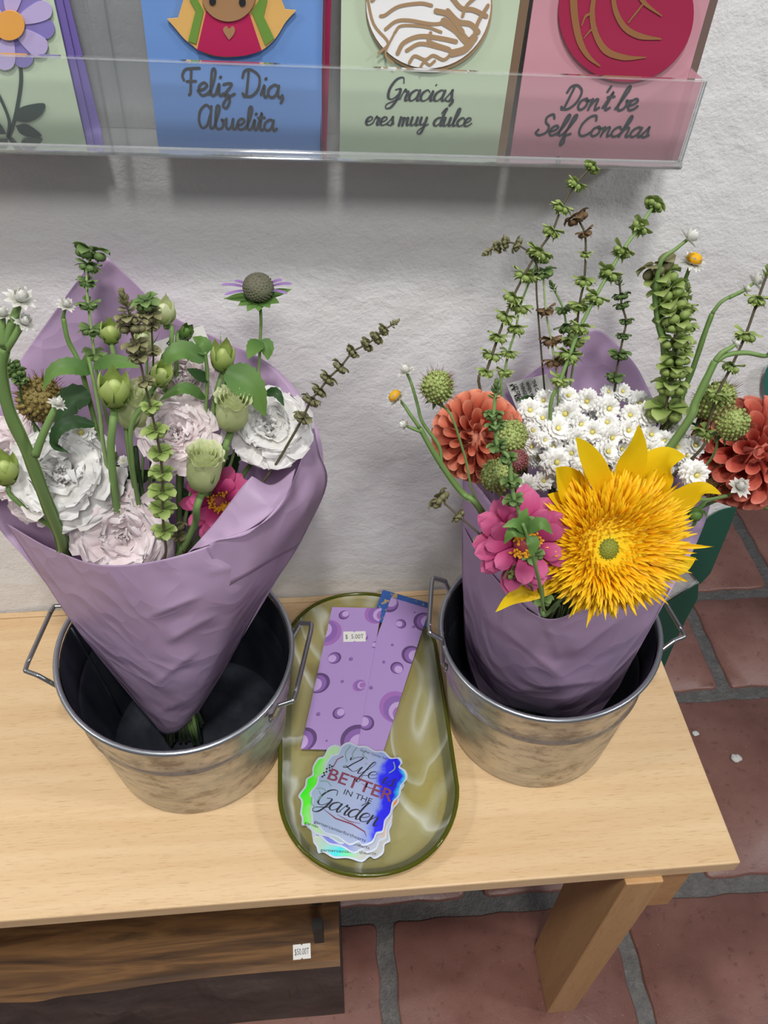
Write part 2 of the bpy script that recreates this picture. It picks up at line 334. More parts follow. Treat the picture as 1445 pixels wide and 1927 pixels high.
MAT = dict(
    plaster=mk_plaster(), brick=mk_brick(), mortar=mk_mortar(),
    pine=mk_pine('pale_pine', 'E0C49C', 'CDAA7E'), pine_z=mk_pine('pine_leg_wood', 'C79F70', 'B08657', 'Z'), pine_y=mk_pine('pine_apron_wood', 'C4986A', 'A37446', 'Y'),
    slab=mk_slab(), bark=mk_bark(), galv=mk_galv(), inside=mk_inside(), wire=plain('bright_steel_wire', '9A9C9E', 0.28, 0.9),
    rim=plain('steel_rim', 'A3A8AD', 0.32, 0.85), wrap=mk_wrap(), acrylic=mk_acrylic(), acryl_edge=mk_acrylic('acrylic_edge', (0.97, 0.98, 0.98, 1), 0.9, 0.16), glass=mk_glass(),
    black=plain('black_metal', '141414', 0.5), tagw=plain('price_tag_paper', 'E6E6E2', 0.6), ink=plain('tag_ink', '5A5A5A', 0.7), blackink=plain('black_ink', '1A1A1D', 0.7),
    charcoal=plain('charcoal_card_ink', '2E3238', 0.6),
    leafpaint=plain('dark_green_wall_paint', '1F5546', 0.55), tealpaint=plain('teal_wall_paint', '2B7065', 0.55),
    mint=plain('mint_card', 'C0D0B5', 0.6), blue=plain('blue_card', '6A92CE', 0.6), pink=plain('pink_card', 'C9929E', 0.6),
    envpurple=plain('purple_envelope', '7767AE', 0.6), envcrimson=plain('crimson_envelope', 'A21C50', 0.6), envbrown=plain('brown_envelope', '8B735C', 0.6), envtaupe=plain('taupe_envelope', '75625A', 0.6),
    a_lilac=plain('lilac_paper', 'B9AAD6', 0.6), a_purple=plain('purple_paper', '8478B8', 0.6), a_orange=plain('orange_paper', 'E3A24E', 0.6), a_stem=plain('dark_green_paper', '2C3F38', 0.6),
    a_gold=plain('gold_paper', 'DDAE62', 0.6), a_green=plain('green_paper', '6B9138', 0.6), a_red=plain('magenta_paper', 'B0164F', 0.6), a_skin=plain('tan_paper', 'A27B55', 0.6),
    a_white=plain('white_paper', 'F2F2F2', 0.6), a_crim=plain('crimson_paper', '9E2148', 0.6), a_brass=plain('bronze_paper', '94663F', 0.6), a_tan=plain('bread_tan_paper', 'A88A68', 0.6),
    lav=plain('lavender_cardstock', 'AE90CC', 0.5), b_dark=plain('plum_print', '5C4076', 0.5), b_mid=plain('violet_print', '8A62AE', 0.5), b_mid2=plain('orchid_print', 'A06CB8', 0.5), b_lite=plain('pale_violet_print', 'C0A3DA', 0.5),
    holo=mk_holo('blue_sheen_foil', [(0.0, '9FB4CE'), (0.55, 'A9B6D8'), (0.72, '8FA2DC'), (0.80, '2A2CF0'), (0.93, '2018E0'), (1.0, '40C8F0')], 1.0),
    holo_g=mk_holo('green_sheen_foil', [(0.0, '30F020'), (0.12, '62F03A'), (0.26, 'B4E0A8'), (0.6, 'A9B8C8'), (1.0, 'A6BCD4')], 2.0),
    holo_o=mk_holo('orange_sheen_foil', [(0.0, '9CA6D8'), (0.35, '7C86E0'), (0.6, 'A9B4CC'), (0.84, 'B8BCC8'), (0.92, 'F2B040'), (1.0, 'F06A3A')], 3.0),
    holo_s=mk_holo('rainbow_sheen_foil', [(0.0, 'CFE070'), (0.2, 'C3D0B8'), (0.4, '40E0E8'), (0.5, '7CE8A0'), (0.65, 'C0C4BC'), (1.0, 'A9AAB2')], 4.0),
    foilrim=plain('foil_border', 'C9D3E4', 0.25, 0.3), maroon=plain('maroon_print', '78384E', 0.5), navy=plain('dark_print', '1B1D2C', 0.5), sage=plain('sage_print', '6F9590', 0.5),
    bluepr=None,
    stem=petalmat('green_stem', [(0, '6E8C50'), (1, '82A062')], 0.05, 0.5), stem_pale=petalmat('pale_green_stem', [(0, '6C8A4C'), (1, 'A9BC86')], 0.05, 0.5),
    stem_brown=petalmat('brown_stem', [(0, '5B5440'), (1, '57503F')], 0.03, 0.6), stem_dark=petalmat('dark_green_stem', [(0, '33492B'), (1, '3E5A33')], 0.03, 0.5),
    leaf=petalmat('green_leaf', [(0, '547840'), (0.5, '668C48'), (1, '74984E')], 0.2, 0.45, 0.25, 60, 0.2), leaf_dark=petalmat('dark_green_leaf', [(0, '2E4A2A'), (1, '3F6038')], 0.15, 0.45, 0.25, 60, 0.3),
    basil=petalmat('basil_green', [(0, '6E8842'), (0.6, 'A0B668'), (1, 'B8C888')], 0.22, 0.5, 0.3, 200),
    basil_dark=petalmat('basil_dark_green', [(0, '506A3C'), (0.6, '6E8A50'), (1, '8AA06A')], 0.15, 0.5, 0.3, 200),
    basil_brown=petalmat('basil_brown', [(0, '5E4A34'), (0.6, '80664A'), (1, '8F7A5E')], 0.15, 0.6, 0.3, 200),
    basil_grey=petalmat('basil_grey', [(0, '6A6A4C'), (0.6, '8C8A64'), (1, '9E9A76')], 0.15, 0.6, 0.3, 200),
    white=petalmat('blush_white_petal', [(0, 'DFE3C0'), (0.35, 'F3EEE8'), (0.8, 'F6E9EC'), (1, 'FAF4F5')], 0.36, 0.5, 0.03),
    white2=petalmat('pure_white_petal', [(0, 'E4E8C6'), (0.3, 'F4F3EC'), (1, 'FBFAFA')], 0.36, 0.5, 0.03),
    bud=petalmat('pale_green_petal', [(0, 'BCD080'), (0.5, 'DCE6AC'), (1, 'EEF2CE')], 0.38, 0.5, 0.12, 90), budgreen=petalmat('bud_green', [(0, '86A24C'), (0.6, 'AEC468'), (1, 'CAD890')], 0.2, 0.45, 0.15, 90),
    zinnia=petalmat('magenta_petal', [(0, '96204F'), (0.5, 'C4477E'), (1, 'DA709E')], 0.22, 0.5, 0.12, 120, 0.2), zinnia2=petalmat('hot_pink_petal', [(0, '97204F'), (0.5, 'C83F7C'), (1, 'E0689E')], 0.22, 0.5, 0.12, 120, 0.2),
    stamen=petalmat('yellow_stamen', [(0, 'A05A10'), (1, 'E8A824')], 0.1, 0.6), zcore=petalmat('maroon_core', [(0, '6E2138'), (1, '8E3A40')], 0.05, 0.6),
    dahlia=petalmat('coral_petal', [(0, 'A04034'), (0.6, 'C8664F'), (0.9, 'DC8468'), (1, 'E39A80')], 0.2, 0.5, 0.1, 120), dahlia2=petalmat('deep_coral_petal', [(0, '9C3A36'), (0.6, 'C45A4C'), (0.9, 'D87462'), (1, 'E08C78')], 0.2, 0.5, 0.1, 120),
    sun=petalmat('golden_petal', [(0, 'EAA20C'), (0.4, 'F6BA12'), (1, 'FFDA26')], 0.2, 0.5, 0.1, 120), sunray=petalmat('yellow_ray_petal', [(0, 'F0B00C'), (0.4, 'FACC10'), (1, 'FFDE1E')], 0.36, 0.5, 0.06, 120, 0.06),
    suneye=petalmat('green_disc', [(0, '5E6420'), (1, '8E9438')], 0.05, 0.6), fev=petalmat('feverfew_white', [(0, 'E6E8C8'), (0.35, 'F4F5F0'), (1, 'FAFAFA')], 0.2, 0.5, 0.02), fevc=petalmat('feverfew_yellow', [(0, 'DCCB5C'), (1, 'EBDD80')], 0.1, 0.6),
    papery=petalmat('papery_white', [(0, 'CFCFC4'), (1, 'F2F2EE')], 0.3, 0.4, 0.05), amber=petalmat('amber_dome', [(0, 'C58A10'), (1, 'E8B21C')], 0.05, 0.6),
    pod=petalmat('pod_green', [(0, '92A458'), (1, 'B4C47A')], 0.1, 0.6, 0.4, 400), pod_brown=petalmat('pod_brown', [(0, '84713F'), (1, 'A8965C')], 0.1, 0.6, 0.4, 400), pod_red=petalmat('pod_red', [(0, '86404A'), (1, 'A2666A')], 0.1, 0.6, 0.4, 400), pod_tan=petalmat('pod_tan', [(0, '7A5A3C'), (1, 'A8865E')], 0.1, 0.6, 0.4, 400),
    bristle=petalmat('reddish_bristle', [(0, '7A6A40'), (1, '7E4A40')], 0.1, 0.6), monarda=petalmat('dark_cone', [(0, '5A6E44'), (1, '767064')], 0.05, 0.7, 0.4, 400), mauve=petalmat('mauve_petal', [(0, '8E6AA8'), (1, 'A88AC4')], 0.25, 0.5),
)
def mk_bluepr():
    t = NT('blue_speckled_print'); n = t.noise(130, 3, t.coord('Object'), 0.6)
    return t.done(t.pbr(Base_Color=t.ramp(n, [(0.50, '2C5CA8'), (0.56, '2C5CA8'), (0.60, 'B99C6A')]), Roughness=0.4))
MAT['bluepr'] = mk_bluepr()
M_ = MAT

# ------------------------------------------------------------------ the setting
CORNER = 0.097
def wallh(x, z):
    """uneven hand-trowelled surface"""
    return 0.0035*math.sin(5.1*x+1.3+2*math.sin(3*z))*math.sin(6.3*z+0.7*x) + 0.002*math.sin(17*x+4*z)*math.sin(13*z-5*x+1)
b = MB(); rows = []
for j in range(61):
    z = -HB + (2.6+HB)*j/60; row = []
    for i in range(71):
        x = -1.9 + (CORNER+1.9)*i/70
        y = 0.004 - wallh(x, z)*0.7
        row.append(V((x, y, z)))
    for a in (0.25, 0.5, 0.75, 1.0):                          # rounded corner, then the return face
        row.append(V((CORNER+0.005*math.sin(a*PI/2), 0.004+0.005*(1-math.cos(a*PI/2)), z)))
    for y in (0.1, 0.25): row.append(V((CORNER+0.005, y, z)))
    for x in (-0.9, -1.9): row.append(V((x, 0.25, z)))
    rows.append(row)
b.grid(rows); wall = tag(b.build('wall_back', M_['plaster']), None, None, kind='structure')

b = MB(); b.m = 0
b.box((0.3, -0.4, -HB-0.03), (4.4, 3.6, 0.05))
b.m = 1
rowsY = [(-2.0, -1.68), (-1.655, -1.33), (-1.305, -0.905), (-0.88, -0.57), (-0.545, -0.228), (-0.203, 0.108), (0.133, 0.342), (0.367, 0.70), (0.725, 1.05), (1.075, 1.39)]
off = {4: 0.027, 5: 0.17, 6: 0.345, 7: 0.545, 3: -0.13, 8: 0.31, 9: 0.5}
for k, (y0, y1) in enumerate(rowsY):
    x0 = off.get(k, 0.1*k) - 0.357*6
    while x0 < 2.3:
        p = 0.009+0.004*random.random(); g = 0.0125
        xa, xb = x0+g, x0+0.357-g
        if xb > -1.85 and xa < 2.4:
            loop = []
            for cx, cy, a0 in ((xb-p, y1-p, 0), (xa+p, y1-p, 90), (xa+p, y0+p, 180), (xb-p, y0+p, 270)):
                for a in (0, 45, 90):
                    t = math.radians(a0+a); loop.append((cx+p*math.cos(t), cy+p*math.sin(t)))
            # wobble edges
            pts = []
            for i in range(len(loop)):
                q, w = V(loop[i]+(0,)), V(loop[(i+1) % len(loop)]+(0,)); n = max(1, int((w-q).length/0.03))
                for s in range(n):
                    c = q.lerp(w, s/n); pts.append((c.x+0.0015*math.sin(90*c.y+k), c.y+0.0018*math.sin(70*c.x+3*k)))
            cxm, cym = (xa+xb)/2, (y0+y1)/2
            lo = [b.pt((x, y, -HB-0.012)) for x, y in pts]; mid = [b.pt((x, y, -HB-0.003)) for x, y in pts]
            hi = [b.pt((cxm+(x-cxm)*0.982, cym+(y-cym)*0.982, -HB)) for x, y in pts]; n = len(pts)
            for i in range(n):
                j = (i+1) % n
                b.face((lo[i], lo[j], mid[j], mid[i])); b.face((mid[i], mid[j], hi[j], hi[i]))
            b.face(hi)
        x0 += 0.357
b.build('floor', [M_['mortar'], M_['brick']]); tag(bpy.data.objects['floor'], None, None, kind='structure')

def decal(name, px, Y, mat, parent, th=0.0012, label=None):
    bb = MB(); bb.prism([at(x, y, Y) for x, y in px], (0, -1, 0), th)
    o = bb.build(name, mat, parent, smooth=False)
    if label: o['label'] = label
    return o
decal('painted_leaf', cr2 := [(p.x, p.y) for p in cr([(1386, 953, 0), (1362, 957, 0), (1340, 968, 0), (1322, 983, 0), (1308, 1008, 0), (1296, 1040, 0), (1284, 1058, 0), (1300, 1078, 0), (1314, 1094, 0), (1316, 1099, 0)], 3)] + [(1336, 1078), (1356, 1030), (1373, 990)], -0.001, M_['leafpaint'], wall, label='dark green painted leaf on the wall corner')
decal('painted_leaf', [(p.x, p.y) for p in cr([(1314, 1097, 0), (1290, 1112, 0), (1265, 1128, 0), (1246, 1142, 0), (1228, 1170, 0), (1215, 1215, 0), (1205, 1260, 0)], 3)] + [(1246, 1262), (1264, 1220), (1290, 1165), (1312, 1125)], -0.001, M_['leafpaint'], wall, label='lower dark green painted leaf on the wall corner')
decal('painted_leaf', [(p.x, p.y) for p in cr([(1470, 670, 0), (1445, 688, 0), (1438, 710, 0), (1437, 730, 0), (1442, 750, 0), (1455, 775, 0), (1470, 790, 0)], 3)], -0.001, M_['tealpaint'], wall, label='teal painted leaf at the right edge')

# ------------------------------------------------------------------ bench
bench = thing('bench', 'low pale pine bench against the white wall holding both metal buckets', 'bench', (-0.6, -0.18, -HB))
b = MB(); b.box((-0.8, -0.1845, -0.0095), (1.6, 0.3505, 0.019)); 
o = b.build('seat_board', M_['pine'], bench, smooth=False); bevel(o, 0.0018)
b = MB(); b.box((-0.8, -0.0045, -0.0097), (1.6, 0.0082, 0.019)); o = b.build('back_strip', M_['pine'], bench, smooth=False); bevel(o, 0.001)
for x in (-0.092, -1.45):
    for y in (-0.322, -0.06):
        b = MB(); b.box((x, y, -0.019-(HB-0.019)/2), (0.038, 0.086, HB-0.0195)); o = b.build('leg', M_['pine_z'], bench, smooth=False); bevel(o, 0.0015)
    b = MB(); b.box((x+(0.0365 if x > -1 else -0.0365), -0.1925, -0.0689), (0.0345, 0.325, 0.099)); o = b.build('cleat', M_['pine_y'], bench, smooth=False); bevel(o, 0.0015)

# ------------------------------------------------------------------ dark slab seat under the bench
ZS = -0.25
slab = thing('slab_block', 'dark live-edge wooden block with bark front tucked under the pine bench', 'wooden block', (-0.8, -0.2, -HB))
edge = [at(x, y, 0) for x, y in ((0, 0),)]
fpx = [(-260, 1890), (-120, 1880), (0, 1874), (70, 1872), (120, 1862), (200, 1853), (300, 1838), (400, 1826), (500, 1817), (580, 1811), (646, 1805)]
front = [onz(x, y, ZS) for x, y in fpx]; front[-1].x = -0.394
b = MB(); rows = []
fr = cr(front, 5)
for p in fr:
    k = 0.004*math.sin(40*p.x)+0.003*math.sin(97*p.x)
    rows.append([V((p.x, -0.06, ZS)), V((p.x, -0.2, ZS)), p, p+V((0, -0.006, -0.004))])
b.m = 0; b.grid(rows, flip=False)
b.m = 1; rows2 = []
for p in fr:
    k = 0.004*math.sin(40*p.x)+0.003*math.sin(97*p.x)
    rows2.append([p+V((0, -0.006, -0.004)), p+V((0, -0.010+k, -0.06)), p+V((0, -0.006-k, -0.13)), p+V((0, 0.002, -0.2536)), V((p.x, -0.06, ZS-0.2536)), V((p.x, -0.06, ZS))])
b.grid(rows2)
b.m = 1; e = rows2[-1]; b.face([b.pt(q) for q in (V((e[0].x, -0.06, ZS)), rows[-1][2], e[0], e[1], e[2], e[3], e[4])])
b.build('slab', [M_['slab'], M_['bark']], slab, smooth=False)
b = MB(); p = onz(601, 1775, ZS); b.box((p.x, p.y+0.006, ZS+0.025), (0.011, 0.012, 0.05)); b.box((p.x, -0.15, ZS+0.053), (0.011, 0.30, 0.006)); b.build('handle', M_['black'], slab, smooth=False)

def price_tag(name, c, ex, ey, w, h, txt, parent, n=None):
    ex = V(ex).normalized(); n = V(n) if n else ex.cross(V(ey)).normalized(); ey = n.cross(ex)
    bb = MB(); k = 0.06
    out = [(-.5, -.5), (-k, -.5), (0, -.5+k*1.6), (k, -.5), (.5, -.5), (.5, .5), (k, .5), (0, .5-k*1.6), (-k, .5), (-.5, .5)]
    bb.prism([V(c)+ex*x*w+ey*y*h for x, y in out], n, 0.0003)
    o = bb.build(name, M_['tagw'], parent, smooth=False)
    text_mesh('tag_figures', txt, V(c)+n*0.0004, ex, ey, h*0.42, w*0.82, M_['ink'], o)
    return o
def text_mesh(name, txt, c, ex, ey, h, w, mat, parent, bold=0.0, shear=0.0):
    """printed lettering: centred at c, cap height h, total width w"""
    cu = bpy.data.curves.new(name, 'FONT'); cu.body = txt; cu.size = 1; cu.align_x = 'CENTER'; cu.offset = bold; cu.shear = shear; cu.resolution_u = 3
    to = bpy.data.objects.new(name, cu); COL.objects.link(to)
    dg = bpy.context.evaluated_depsgraph_get(); dg.update()
    me = bpy.data.meshes.new_from_object(to.evaluated_get(dg)); bpy.data.objects.remove(to)
    xs = [v.co.x for v in me.vertices]; x0, x1 = min(xs), max(xs)
    root = parent
    while root.parent is not None: root = root.parent
    n = V(ex).cross(V(ey)).normalized()
    for v in me.vertices:
        q = V(c) + V(ex)*((v.co.x-(x0+x1)/2)/(x1-x0)*w) + V(ey)*((v.co.y-0.35)*h/0.7) + n*0.00012
        v.co = q-V(root.location)
    me.materials.clear(); me.materials.append(mat)
    o = bpy.data.objects.new(name, me); COL.objects.link(o); o.parent = parent; return o
price_tag('price_tag', onz(568, 1791, ZS)+V((0, 0, 0.0006)), (1, 0.02, 0), (0, 1, 0), rm(33, onz(568, 1791, ZS)), rm(26, onz(568, 1791, ZS)), '$50.00T', slab, (0, 0, 1))

# ------------------------------------------------------------------ buckets
def bucket(cx, cy, R, h, rb, tx, ty, el, ea, hang, label, seam):
    t = thing('bucket', label, 'bucket', (cx, cy, 0.0))
    def P(rr, f, a):                                      # f = 0 base .. 1 rim; the rim is a little out of round and out of level
        k = 1 + el*math.cos(2*(a-ea))*f*f
        x, y = rr*k*math.cos(a), rr*k*math.sin(a)
        return V((cx+x, cy+y, f*h + (tx*math.cos(a)+ty*math.sin(a))*f))
    def rad(f):
        r = rb+(R-0.003-rb)*f
        return r
    n = 72; fs = [0.0, 0.012, 0.03] + [0.03+0.62*i/8 for i in range(1, 9)] + [0.665, 0.68, 0.695, 0.71] + [0.78, 0.86, 0.94, 0.985]
    bump = {0.665: 0.0008, 0.68: 0.0022, 0.695: 0.0008}
    b = MB(); rows = [[P(rad(f)-(0.002 if f == 0 else 0)+bump.get(f, 0), f, 2*PI*i/n) for i in range(n)] for f in fs]
    b.m = 0; b.grid(rows, True)
    b.m = 1
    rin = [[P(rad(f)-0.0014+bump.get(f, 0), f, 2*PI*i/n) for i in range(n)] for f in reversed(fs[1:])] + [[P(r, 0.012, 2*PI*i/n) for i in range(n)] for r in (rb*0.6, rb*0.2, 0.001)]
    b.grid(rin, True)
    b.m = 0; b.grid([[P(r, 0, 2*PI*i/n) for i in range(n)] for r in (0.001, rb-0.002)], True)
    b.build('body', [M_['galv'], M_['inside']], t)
    b = MB(); b.tube([P(R-0.001, 1.0, 2*PI*i/n) for i in range(n)]+[P(R-0.001, 1.0, 0)], 0.0027, 8, False); b.build('rim', M_['rim'], t)
    b = MB()
    for i in range(1): b.tube([P(rad(f)-0.0018, f, seam) for f in (0.05, 0.3, 0.6, 0.8, 0.98)], 0.0014, 6)
    b.build('seam', M_['inside'], t)
    for a0, drop, spread in hang:
        b = MB(); H = []
        for s in (-1, 1):
            a = a0+s*spread
            H.append((P(rad(0.86)+0.003, 0.86, a), P(rad(0.93)+0.012, 0.93, a0+s*spread*0.98)))
        d = V((math.cos(a0), math.sin(a0), 0)); tdir = V((-math.sin(a0), math.cos(a0), 0))
        base = P(R, 0.93, a0)
        o1 = base + d*drop[0] + V((0, 0, drop[1]))
        hw = drop[2]
        pts = [H[0][0], H[0][0]+d*0.004+V((0, 0, 0.004)), o1-tdir*hw-d*0.012-V((0, 0, 0.25*drop[1])), o1-tdir*hw*0.93, o1-tdir*hw*0.72+d*0.001, o1+tdir*hw*0.72+d*0.001, o1+tdir*hw*0.93, o1+tdir*hw-d*0.012-V((0, 0, 0.25*drop[1])), H[1][0]+d*0.004+V((0, 0, 0.004)), H[1][0]]
        sm = []
        for i in range(len(pts)-1):                         # straight runs with tight bends
            sm.append(pts[i].lerp(pts[i+1], 0.08)); sm.append(pts[i].lerp(pts[i+1], 0.92))
        b.tube([pts[0]]+cr(sm, 3)+[pts[-1]], 0.0023, 8); hd = b.build('handle', M_['wire'], t)
        for s in (0, 1):
            bb = MB(); nrm = V((math.cos(a0), math.sin(a0), 0)); q = H[s][0]
            bb.ell(q+nrm*0.0005+V((0, 0, -0.003)), (0.0042, 0.0042, 0.0022), frame(nrm), 10, 6); bb.build('rivet', M_['wire'], hd)
    return t
BL = (-0.531, -0.181, 0.108, 0.157, 0.091); BR = (-0.173, -0.183, 0.106, 0.160, 0.088)
bucketL = bucket(*BL, -0.006, 0.006, 0.018, -0.523, [(math.radians(172), (0.020, 0.008, 0.040), 0.40), (math.radians(-12), (0.012, 0.020, 0.046), 0.42)], 'galvanized metal bucket holding the white and blush bouquet', math.radians(165))
bucketR = bucket(*BR, -0.003, -0.001, -0.048, -1.012, [(math.radians(170), (0.010, 0.026, 0.036), 0.42), (math.radians(8), (0.020, 0.002, 0.034), 0.38)], 'galvanized metal bucket holding the bouquet with the yellow sunflower', math.radians(10))

# ------------------------------------------------------------------ olive glass tray
TC = V((-0.355, -0.186, 0)); TW, TL = 0.089, 0.167
def stad(w, l, z, n=20):
    out = []
    for k in range(2*n):
        a = PI*k/n + 0.0; c, s = math.cos(a), math.sin(a)
        q = V((w*math.copysign(abs(c)**0.92, c), 0, 0)); yy = s*w + math.copysign(l-w, s) if abs(s) > 1e-6 else 0
        out.append(V((TC.x+q.x, TC.y+(yy if abs(s) > 1e-6 else 0), z)))
    out2 = []
    for i, p in enumerate(out): out2.append(p)
    return out2
tray = thing('glass_tray', 'long oval olive-green glass tray with milky swirls between the buckets', 'tray', TC)
prof = [(0.10, 0.0008), (0.6, 0.0008), (0.80, 0.0012), (0.88, 0.004), (0.93, 0.010), (0.97, 0.017), (1.0, 0.025), (1.005, 0.0272), (0.99, 0.0283), (0.972, 0.027), (0.945, 0.019), (0.90, 0.012), (0.85, 0.0075), (0.77, 0.0052), (0.55, 0.005), (0.10, 0.005)]
prof = [(f, z*0.82) for f, z in prof]
b = MB(); b.grid([stad(TW*f, TL-TW*(1-f), z, 28) for f, z in prof], True)
ids = len(b.v); m = 56
b.face(list(range(ids-m, ids))); b.face(list(range(0, m))[::-1])
b.build('bowl', M_['glass'], tray)
b = MB(); ring = stad(TW*0.998, TL-TW*0.002, 0.0223, 28); b.tube(ring+[ring[0]], 0.0022, 8, False)
t = NT('olive_glass_rim'); 
_a = t.add('MixShader', {0: 0.55, 1: t.add('BsdfTransparent', {'Color': lin('A9A63E')}).outputs[0], 2: t.pbr(Base_Color='5E6418', Roughness=0.08)}).outputs[0]
b.build('rim', t.done(_a), tray)

# ------------------------------------------------------------------ lavender cards with printed holes, in the tray
def slip(name, label, q, holes, group, thick=0.0009):
    """q: four world corners (top-left, top-right, bottom-right, bottom-left) on a plane; holes: (u, v, r, tint) in card units"""
    tl, tr, br, bl = [V(p) for p in q]; ex = (tr-tl+br-bl); W = ex.length/2; ex.normalize(); tr = tl+ex*W; br = bl+ex*W; n = ex.cross(tl-bl).normalized(); ey = n.cross(ex); H = (tl-bl).length
    t = thing(name, label, 'card', (tl+tr+br+bl)/4, group)
    bb = MB(); bb.prism([bl, br, tr, tl], n, thick); bb.build('cardstock', M_['lav'], t, smooth=False)
    bb = MB()
    def clip(poly):
        for nx, ny, d in ((1, 0, 0), (-1, 0, -W), (0, 1, 0), (0, -1, -H)):
            out = []
            for i in range(len(poly)):
                a, c = poly[i], poly[(i+1) % len(poly)]; da, dc = a[0]*nx+a[1]*ny-d, c[0]*nx+c[1]*ny-d
                if da >= 0: out.append(a)
                if da*dc < 0: s = da/(da-dc); out.append((a[0]+(c[0]-a[0])*s, a[1]+(c[1]-a[1])*s))
            poly = out
            if not poly: return []
        return poly
    mm = [M_['b_dark'], M_['b_mid'], M_['b_lite'], M_['b_mid2']]
    up = thick
    for (u, v, r, ang, pal) in holes:
        cx, cy = u*W, (1-v)*H
        for k, (s, m) in enumerate(((1, pal), (0.84, 1 if pal == 0 else 1), (0.62, 2), (0.46, 3 if pal else 2))):
            if r < 0.003 and k > 1: break
            if k == 1 and pal == 3: m = 1
            ox, oy = (1-s)*r*math.cos(ang)*0.92, (1-s)*r*math.sin(ang)*0.92
            poly = clip([(cx+ox+r*s*math.cos(2*PI*i/28), cy+oy+r*s*math.sin(2*PI*i/28)) for i in range(28)])
            if len(poly) > 2:
                bb.m = m; bb.face([bb.pt(bl+ex*x+(tl-bl).normalized()*y+n*(up+0.00004*(k+1))) for x, y in poly])
    bb.build('printed_holes', mm, t, smooth=False)
    return t, ex, ey, n, (tl, tr, br, bl)
def lay(px, zb):                                             # cards lean: low end on the tray floor, high end on its far rim
    n_ = V((0, -0.118, 1)); p_ = V((0, -0.225, zb)); out = []
    for x, y in px:
        d = ray(x, y); out.append(CAM + d*((p_-CAM).dot(n_)/d.dot(n_)))
    return out
# blue speckled card, lowest, peeping out behind
q = lay([(720, 1110), (810, 1136), (804, 1180), (700, 1170)], 0.0062)
bt = thing('blue_card', 'blue and tan speckled card peeping out behind the lavender cards', 'card', sum(q, V((0, 0, 0)))/4)
bb = MB(); nn = (q[1]-q[0]).cross(q[0]-q[3]).normalized(); bb.prism([q[3], q[2], q[1], q[0]], nn, 0.0007); bb.build('cardstock', M_['bluepr'], bt, smooth=False)
g = 'lavender cards in the glass tray'
A = math.radians
qB = lay([(736, 1125), (816, 1160), (708, 1412), (636, 1402)], 0.0080)
slip('lavender_card', 'lavender hole-printed card lying askew beneath the card with the price sticker', qB,
     [(0.0, 0.05, 0.0115, A(70), 0), (0.97, 0.10, 0.0125, A(20), 0), (0.45, 0.16, 0.0062, A(200), 0), (0.77, 0.155, 0.0018, A(30), 0), (0.68, 0.055, 0.0011, 0, 0), (0.42, 0.315, 0.0017, A(0), 0), (0.93, 0.34, 0.0115, A(0), 0), (0.70, 0.45, 0.0075, A(-30), 0), (0.36, 0.44, 0.0018, A(0), 0), (0.96, 0.685, 0.0185, A(-40), 3), (0.27, 0.62, 0.0022, A(150), 0), (0.44, 0.83, 0.0085, A(170), 0)], g)
qA = lay([(625, 1143), (716, 1143), (674, 1416), (566, 1410)], 0.0098)
tA, ex, ey, n, cA = slip('lavender_card', 'lavender hole-printed card wearing the small white price sticker', qA,
     [(0.27, 0.06, 0.0062, A(40), 0), (0.92, 0.04, 0.0145, A(-20), 3), (0.0, 0.20, 0.0175, A(150), 3), (0.73, 0.225, 0.0058, A(60), 0), (0.26, 0.385, 0.0075, A(200), 0), (0.58, 0.39, 0.0023, A(0), 0), (0.06, 0.565, 0.0125, A(210), 0), (0.5, 0.55, 0.0018, A(30), 0), (0.83, 0.575, 0.0073, A(10), 3), (1.0, 0.28, 0.0045, A(180), 0), (0.18, 0.775, 0.0022, A(30), 0), (0.55, 0.765, 0.0068, A(30), 0), (0.02, 0.94, 0.0135, A(220), 0), (0.95, 0.93, 0.0165, A(-50), 0), (0.43, 0.945, 0.0012, 0, 0)], g)
def onA(px, py):                                              # pixel onto the card's own plane
    d = ray(px, py); return CAM + d*((cA[0]-CAM).dot(n)/d.dot(n)) + n*0.0012
price_tag('price_sticker', onA(667, 1199), (onA(690, 1199)-onA(644, 1200)), ey, (onA(687, 1199)-onA(645, 1200)).length, 0.0135, '$  5.00T', tA, n)

